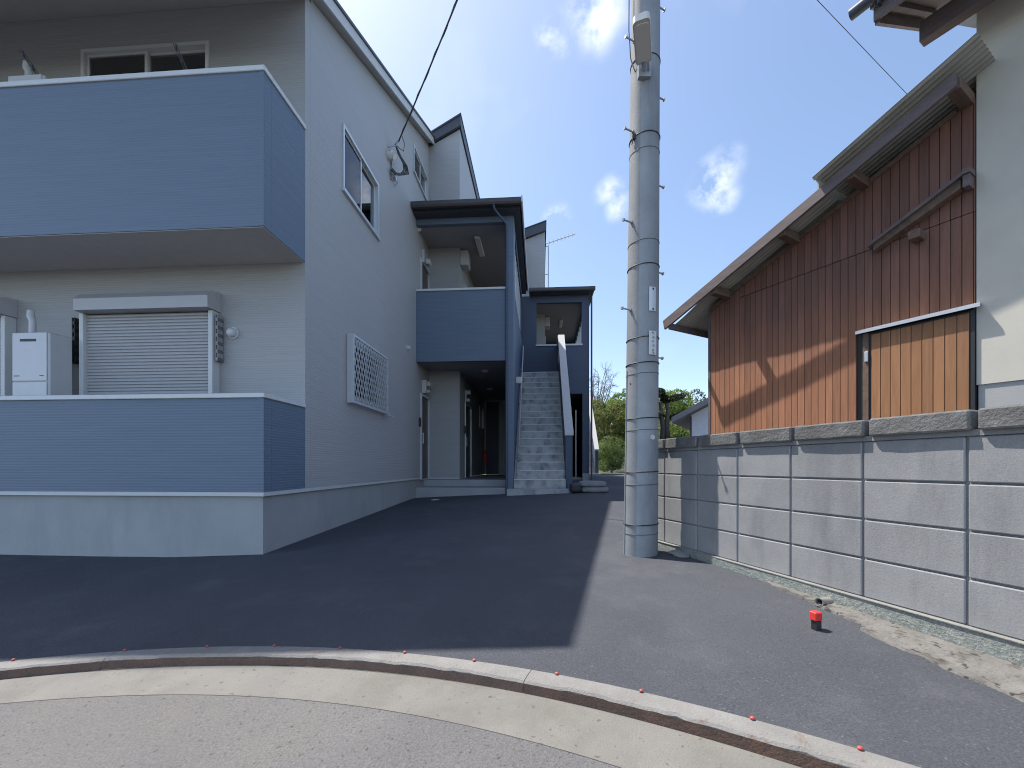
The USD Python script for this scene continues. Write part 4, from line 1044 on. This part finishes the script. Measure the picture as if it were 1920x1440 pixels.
FH = thing('white_house', 'small white rendered house with grey roof seen beyond the wooden shed', 'house', (6.02, 14.0, 0), -32)
gh = 0.55
part(FH, 'wall', [ext_y(Polygon([(-0.0, gh), (6.0, gh), (6.0, 2.75), (3.0, 4.25), (0.0, 2.75)]), 0.0, 0.12), bx(0.0, 0.12, 0.12, 7.0, gh, 2.75), bx(5.88, 6.0, 0.12, 7.0, gh, 2.75)], m_whitewall)
part(FH, 'roof', [ext_y(Polygon([(-0.55, 2.50), (3.0, 4.30), (3.0, 4.48), (-0.55, 2.68)]), -0.35, 7.3), ext_y(Polygon([(3.0, 4.30), (6.55, 2.50), (6.55, 2.68), (3.0, 4.48)]), -0.35, 7.3)], m_tile)
part(FH, 'corner_board', bx(-0.02, 0.03, -0.02, 0.0, gh, 2.7), m_brown)


# ------------------------------------------------------------------ vegetation
def leaves(pts, size, seed, flat=0.0, droop=0.0):
    r = np.random.default_rng(seed)
    n = len(pts)
    nrm = r.normal(size=(n, 3))
    nrm[:, 2] = np.abs(nrm[:, 2]) + flat
    nrm /= np.linalg.norm(nrm, axis=1, keepdims=True)
    t = np.cross(nrm, r.normal(size=(n, 3)))
    t /= np.linalg.norm(t, axis=1, keepdims=True)
    b = np.cross(nrm, t)
    s = size * r.uniform(0.6, 1.4, (n, 1))
    l, w_ = t * s, b * s * 0.5
    V = np.stack([pts - l, pts - w_ * 0.9 + nrm * s * .12, pts + l, pts + w_ * 0.9 + nrm * s * .12], 1).reshape(-1, 3)
    i = np.arange(n)[:, None] * 4
    return tri.Trimesh(V, np.vstack([i + [0, 1, 2], i + [0, 2, 3]]), process=False)


def blob_points(centers, radii, n, seed, shell=0.55):
    r = np.random.default_rng(seed)
    centers, radii = np.asarray(centers, float), np.asarray(radii, float)
    k = r.choice(len(centers), n, p=(radii ** 2) / (radii ** 2).sum())
    d = r.normal(size=(n, 3))
    d /= np.linalg.norm(d, axis=1, keepdims=True)
    q = r.uniform(shell, 1.0, n) ** 0.6
    p = centers[k] + d * (radii[k] * q)[:, None] * [1, 1, 0.85]
    keep = meshkit.fbm(p * 1.7 / radii.mean(), 3, seed) > 0.40
    return p[keep]


def bushy(name, label, cat, loc, h, w, mat, n, leaf, seed, group=None, trunk=0.06, base=0.1, lumps=14):
    t = thing(name, label, cat, loc, 0, group)
    r = np.random.default_rng(seed)
    cs, rs_ = [], []
    for i in range(lumps):
        z = h * (base + (1 - base) * r.uniform(0.12, 0.9))
        f = math.sin(math.pi * min(max((z / h - base * .5), 0.1), 0.95)) ** 0.6
        cs.append([r.uniform(-1, 1) * w * 0.38 * f, r.uniform(-1, 1) * w * 0.38 * f, z])
        rs_.append(w * r.uniform(0.13, 0.26))
    part(t, 'crown', leaves(blob_points(cs, rs_, n, seed), leaf, seed + 1), mat)
    tr = [tube([(0, 0, -0.2), (0.02 * h, 0.01, h * 0.35), (-.01 * h, 0, h * 0.75)], [trunk, trunk * .75, trunk * .25], 8)]
    for c_ in cs[:6]:
        tr.append(tube([(0, 0, h * 0.3), tuple(np.array(c_) * [.5, .5, .85]), tuple(c_)], [trunk * .45, trunk * .3, trunk * .1], 5))
    part(t, 'trunk', tr, m_bark)
    return t


def at(xpix, Y):
    X = (xpix - 960) / 780 * Y
    return (X, Y, float(gz(X, Y)) - 0.05)


bushy('round_shrub', 'clipped round green shrub in front of the hedge trees', 'shrub', at(1147, 24.5), 2.1, 1.9, m_leafG, 9000, 0.045, 11, 'shrubs beyond the asphalt', 0.05, 0.05, 40)
bushy('shrub', 'bright yellow-green low shrub beside the clipped round one', 'shrub', at(1121, 25.5), 1.9, 1.3, m_leafB, 4200, 0.05, 12, 'shrubs beyond the asphalt', 0.04, 0.05)
bushy('leafy_tree', 'yellow-green leafy tree left of pole behind the round shrub', 'tree', at(1133, 28.5), 4.9, 3.2, m_leafY, 9000, 0.085, 13, 'trees beyond the asphalt', 0.09)
bushy('leafy_tree', 'taller bright green tree partly hidden by the pole', 'tree', at(1175, 30), 6.4, 3.4, m_leafB, 9000, 0.09, 14, 'trees beyond the asphalt', 0.1)
bushy('leafy_tree', 'olive green tree below the bare tree, near the far staircase', 'tree', at(1117, 36), 6.2, 3.4, m_leafO, 8000, 0.10, 15, 'trees beyond the asphalt', 0.1)
bushy('leafy_tree', 'mid green tree seen just right of the pole behind pine trunks', 'tree', at(1232, 27), 4.6, 3.8, m_leafG, 9000, 0.09, 16, 'trees beyond the asphalt', 0.1)
bushy('shrub', 'bright lime shrub between pine trunks and white house', 'shrub', at(1278, 19), 3.0, 2.6, m_leafB, 11000, 0.05, 17, 'shrubs beyond the asphalt', 0.05, 0.05, 20)
bushy('leafy_tree', 'green tree behind the lime shrub beside white house', 'tree', at(1272, 25), 5.0, 3.8, m_leafB, 11000, 0.08, 18, 'trees beyond the asphalt', 0.08)
bushy('leafy_tree', 'wispy pale tree rising above the white house roof', 'tree', at(1303, 28), 6.0, 2.4, m_leafO, 3600, 0.075, 19, 'trees beyond the asphalt', 0.05, 0.4, 16)
for i, (xp, Y, h, w_) in enumerate(((1090, 44, 7.5, 6), (1190, 46, 7.0, 6), (1260, 42, 6.2, 6), (1330, 45, 5.8, 7), (1420, 50, 7, 8))):
    bushy('background_tree', ['tree mass behind the rear block', 'distant dark green tree behind the pole', 'distant tree behind the pine', 'distant tree behind white house roof', 'distant tree hidden behind shed'][i],
          'tree', at(xp, Y), h, w_, m_leafG, 6500, 0.16, 30 + i, 'trees beyond the asphalt', 0.14)

# bare tree with fine rounded head of twigs
bt = thing('bare_tree', 'bare leafless tree with fine rounded twig crown', 'tree', at(1119, 34))
r_ = np.random.default_rng(5)
twigs, stems = [], []
H0, TOP = 3.0, 8.75


def limb(p0, p1, r0, r1, bend, n=7, sides=5):
    t = np.linspace(0, 1, n)[:, None]
    m_ = r_.normal(size=3) * bend
    p = p0 * (1 - t) + p1 * t + m_ * np.sin(t * math.pi) + np.array([0, 0, 1.0]) * (t * (1 - t)) * 0.25 * np.linalg.norm(p1 - p0) * 0
    return tube(p, np.linspace(r0, r1, n), sides, caps=False), p


base_t, path_t = limb(np.array([0, 0, 0.0]), np.array([0.08, 0.0, H0 + 1.1]), 0.13, 0.085, 0.08, sides=7)
stems.append(base_t)
HEAD = np.array([0.45, 0.0, 7.35])
for k in range(11):
    st0 = path_t[-1 - (k % 2)]
    ang, up_ = k * 2.4, r_.uniform(-0.15, 0.95)
    out_ = np.array([math.cos(ang) * math.sqrt(1 - up_ * up_), math.sin(ang) * math.sqrt(1 - up_ * up_), up_])
    tip = HEAD + out_ * [0.85, 0.85, 0.95]
    m1, pa = limb(st0, tip, 0.050, 0.014, 0.12, 9)
    stems.append(m1)
    for q in range(12):
        s0 = pa[4 + q % 5]
        dv = s0 - HEAD
        dv = dv / (np.linalg.norm(dv) + 0.3) + r_.normal(size=3) * 0.75 + [0, 0, 0.25]
        e0 = s0 + dv / np.linalg.norm(dv) * r_.uniform(0.35, 0.7)
        m2, pb = limb(s0, e0, 0.015, 0.007, 0.05, 5, 4)
        twigs.append(m2)
        for w_ in range(8):
            s1 = pb[1 + w_ % 4]
            dd_ = (e0 - s0) / np.linalg.norm(e0 - s0) + r_.normal(size=3) * 0.7
            twigs.append(limb(s1, s1 + dd_ / np.linalg.norm(dd_) * r_.uniform(0.18, 0.42), 0.0065, 0.0035, 0.02, 4, 3)[0])
part(bt, 'trunk', stems, m_bark)
part(bt, 'crown', twigs, m_bark)

# topiary pine: two dark leaning trunks with flat clipped pads
pn = thing('pine_tree', 'dark pine with bare twin trunks and flat clipped needle pads', 'tree', at(1249, 15.5))
k_ = 15.5 / 780
trunks = [tube([(-0.16, 0, -.2), (-0.18, 0, 1.0), (-0.12, 0, 1.9), (-0.22, 0, 2.9)], [.12, .10, .09, .06], 9), tube([(0.14, 0, -.2), (0.10, 0, 1.0), (0.02, 0, 2.0), (0.06, 0, 2.6), (-.04, 0, 3.1)], [.12, .10, .09, .07, .05], 9)]
pads = [(0.32, 0, 3.05, .42, .13), (-0.02, 0, 3.0, .2, .16), (0.45, 0, 2.38, .35, .12), (-0.25, 0.1, 3.25, .28, .2), (0.36, 0, 1.45, .36, .12), (-0.35, .1, 2.4, .35, .14), (.30, .1, .95, .35, .10)]
for (x, y, z, w_, h_) in pads:
    trunks.append(tube([(0.0, 0, z - .25), (x * .5, y, z - .10), (x, y, z)], [.04, .03, .02], 6))
part(pn, 'trunk', trunks, m_bark, smooth=40)
pts = []
for i, (x, y, z, w_, h_) in enumerate(pads):
    q = rng.normal(size=(1300, 3))
    q /= np.linalg.norm(q, axis=1, keepdims=True)
    q *= rng.uniform(0.3, 1, (1300, 1)) ** 0.5
    tilt = 0.22 if x > 0.2 and z > 2 else 0.0
    P_ = q * [w_, w_ * .8, h_]
    P_[:, 2] += P_[:, 0] * tilt
    pts.append(P_ + [x, y, z])
part(pn, 'crown', leaves(np.vstack(pts), 0.035, 6, 0.3), m_leafD)

# distant wooded hill
xs, ys = np.linspace(-260, 330, 60), np.linspace(150, 420, 26)
Xg, Yg = np.meshgrid(xs, ys, indexing='ij')
Z = 24 * np.exp(-((Yg - 290) / 85) ** 2) * (0.65 + 0.6 * meshkit.fbm(np.stack([Xg / 90, Yg / 90, Xg * 0], -1), 4, 3)) + 2.0 * meshkit.fbm(np.stack([Xg / 7, Yg / 7, Xg * 0], -1), 3, 5) - 1.2
idx = np.arange(Xg.size).reshape(Xg.shape)
q = np.stack([idx[:-1, :-1], idx[1:, :-1], idx[1:, 1:], idx[:-1, 1:]], -1).reshape(-1, 4)
top('hill', tri.Trimesh(np.c_[Xg.ravel(), Yg.ravel(), Z.ravel()], np.vstack([q[:, [0, 1, 2]], q[:, [0, 2, 3]]]), process=False), m_hill, 'distant wooded hill on the horizon behind the trees', 'hill', kind='structure')
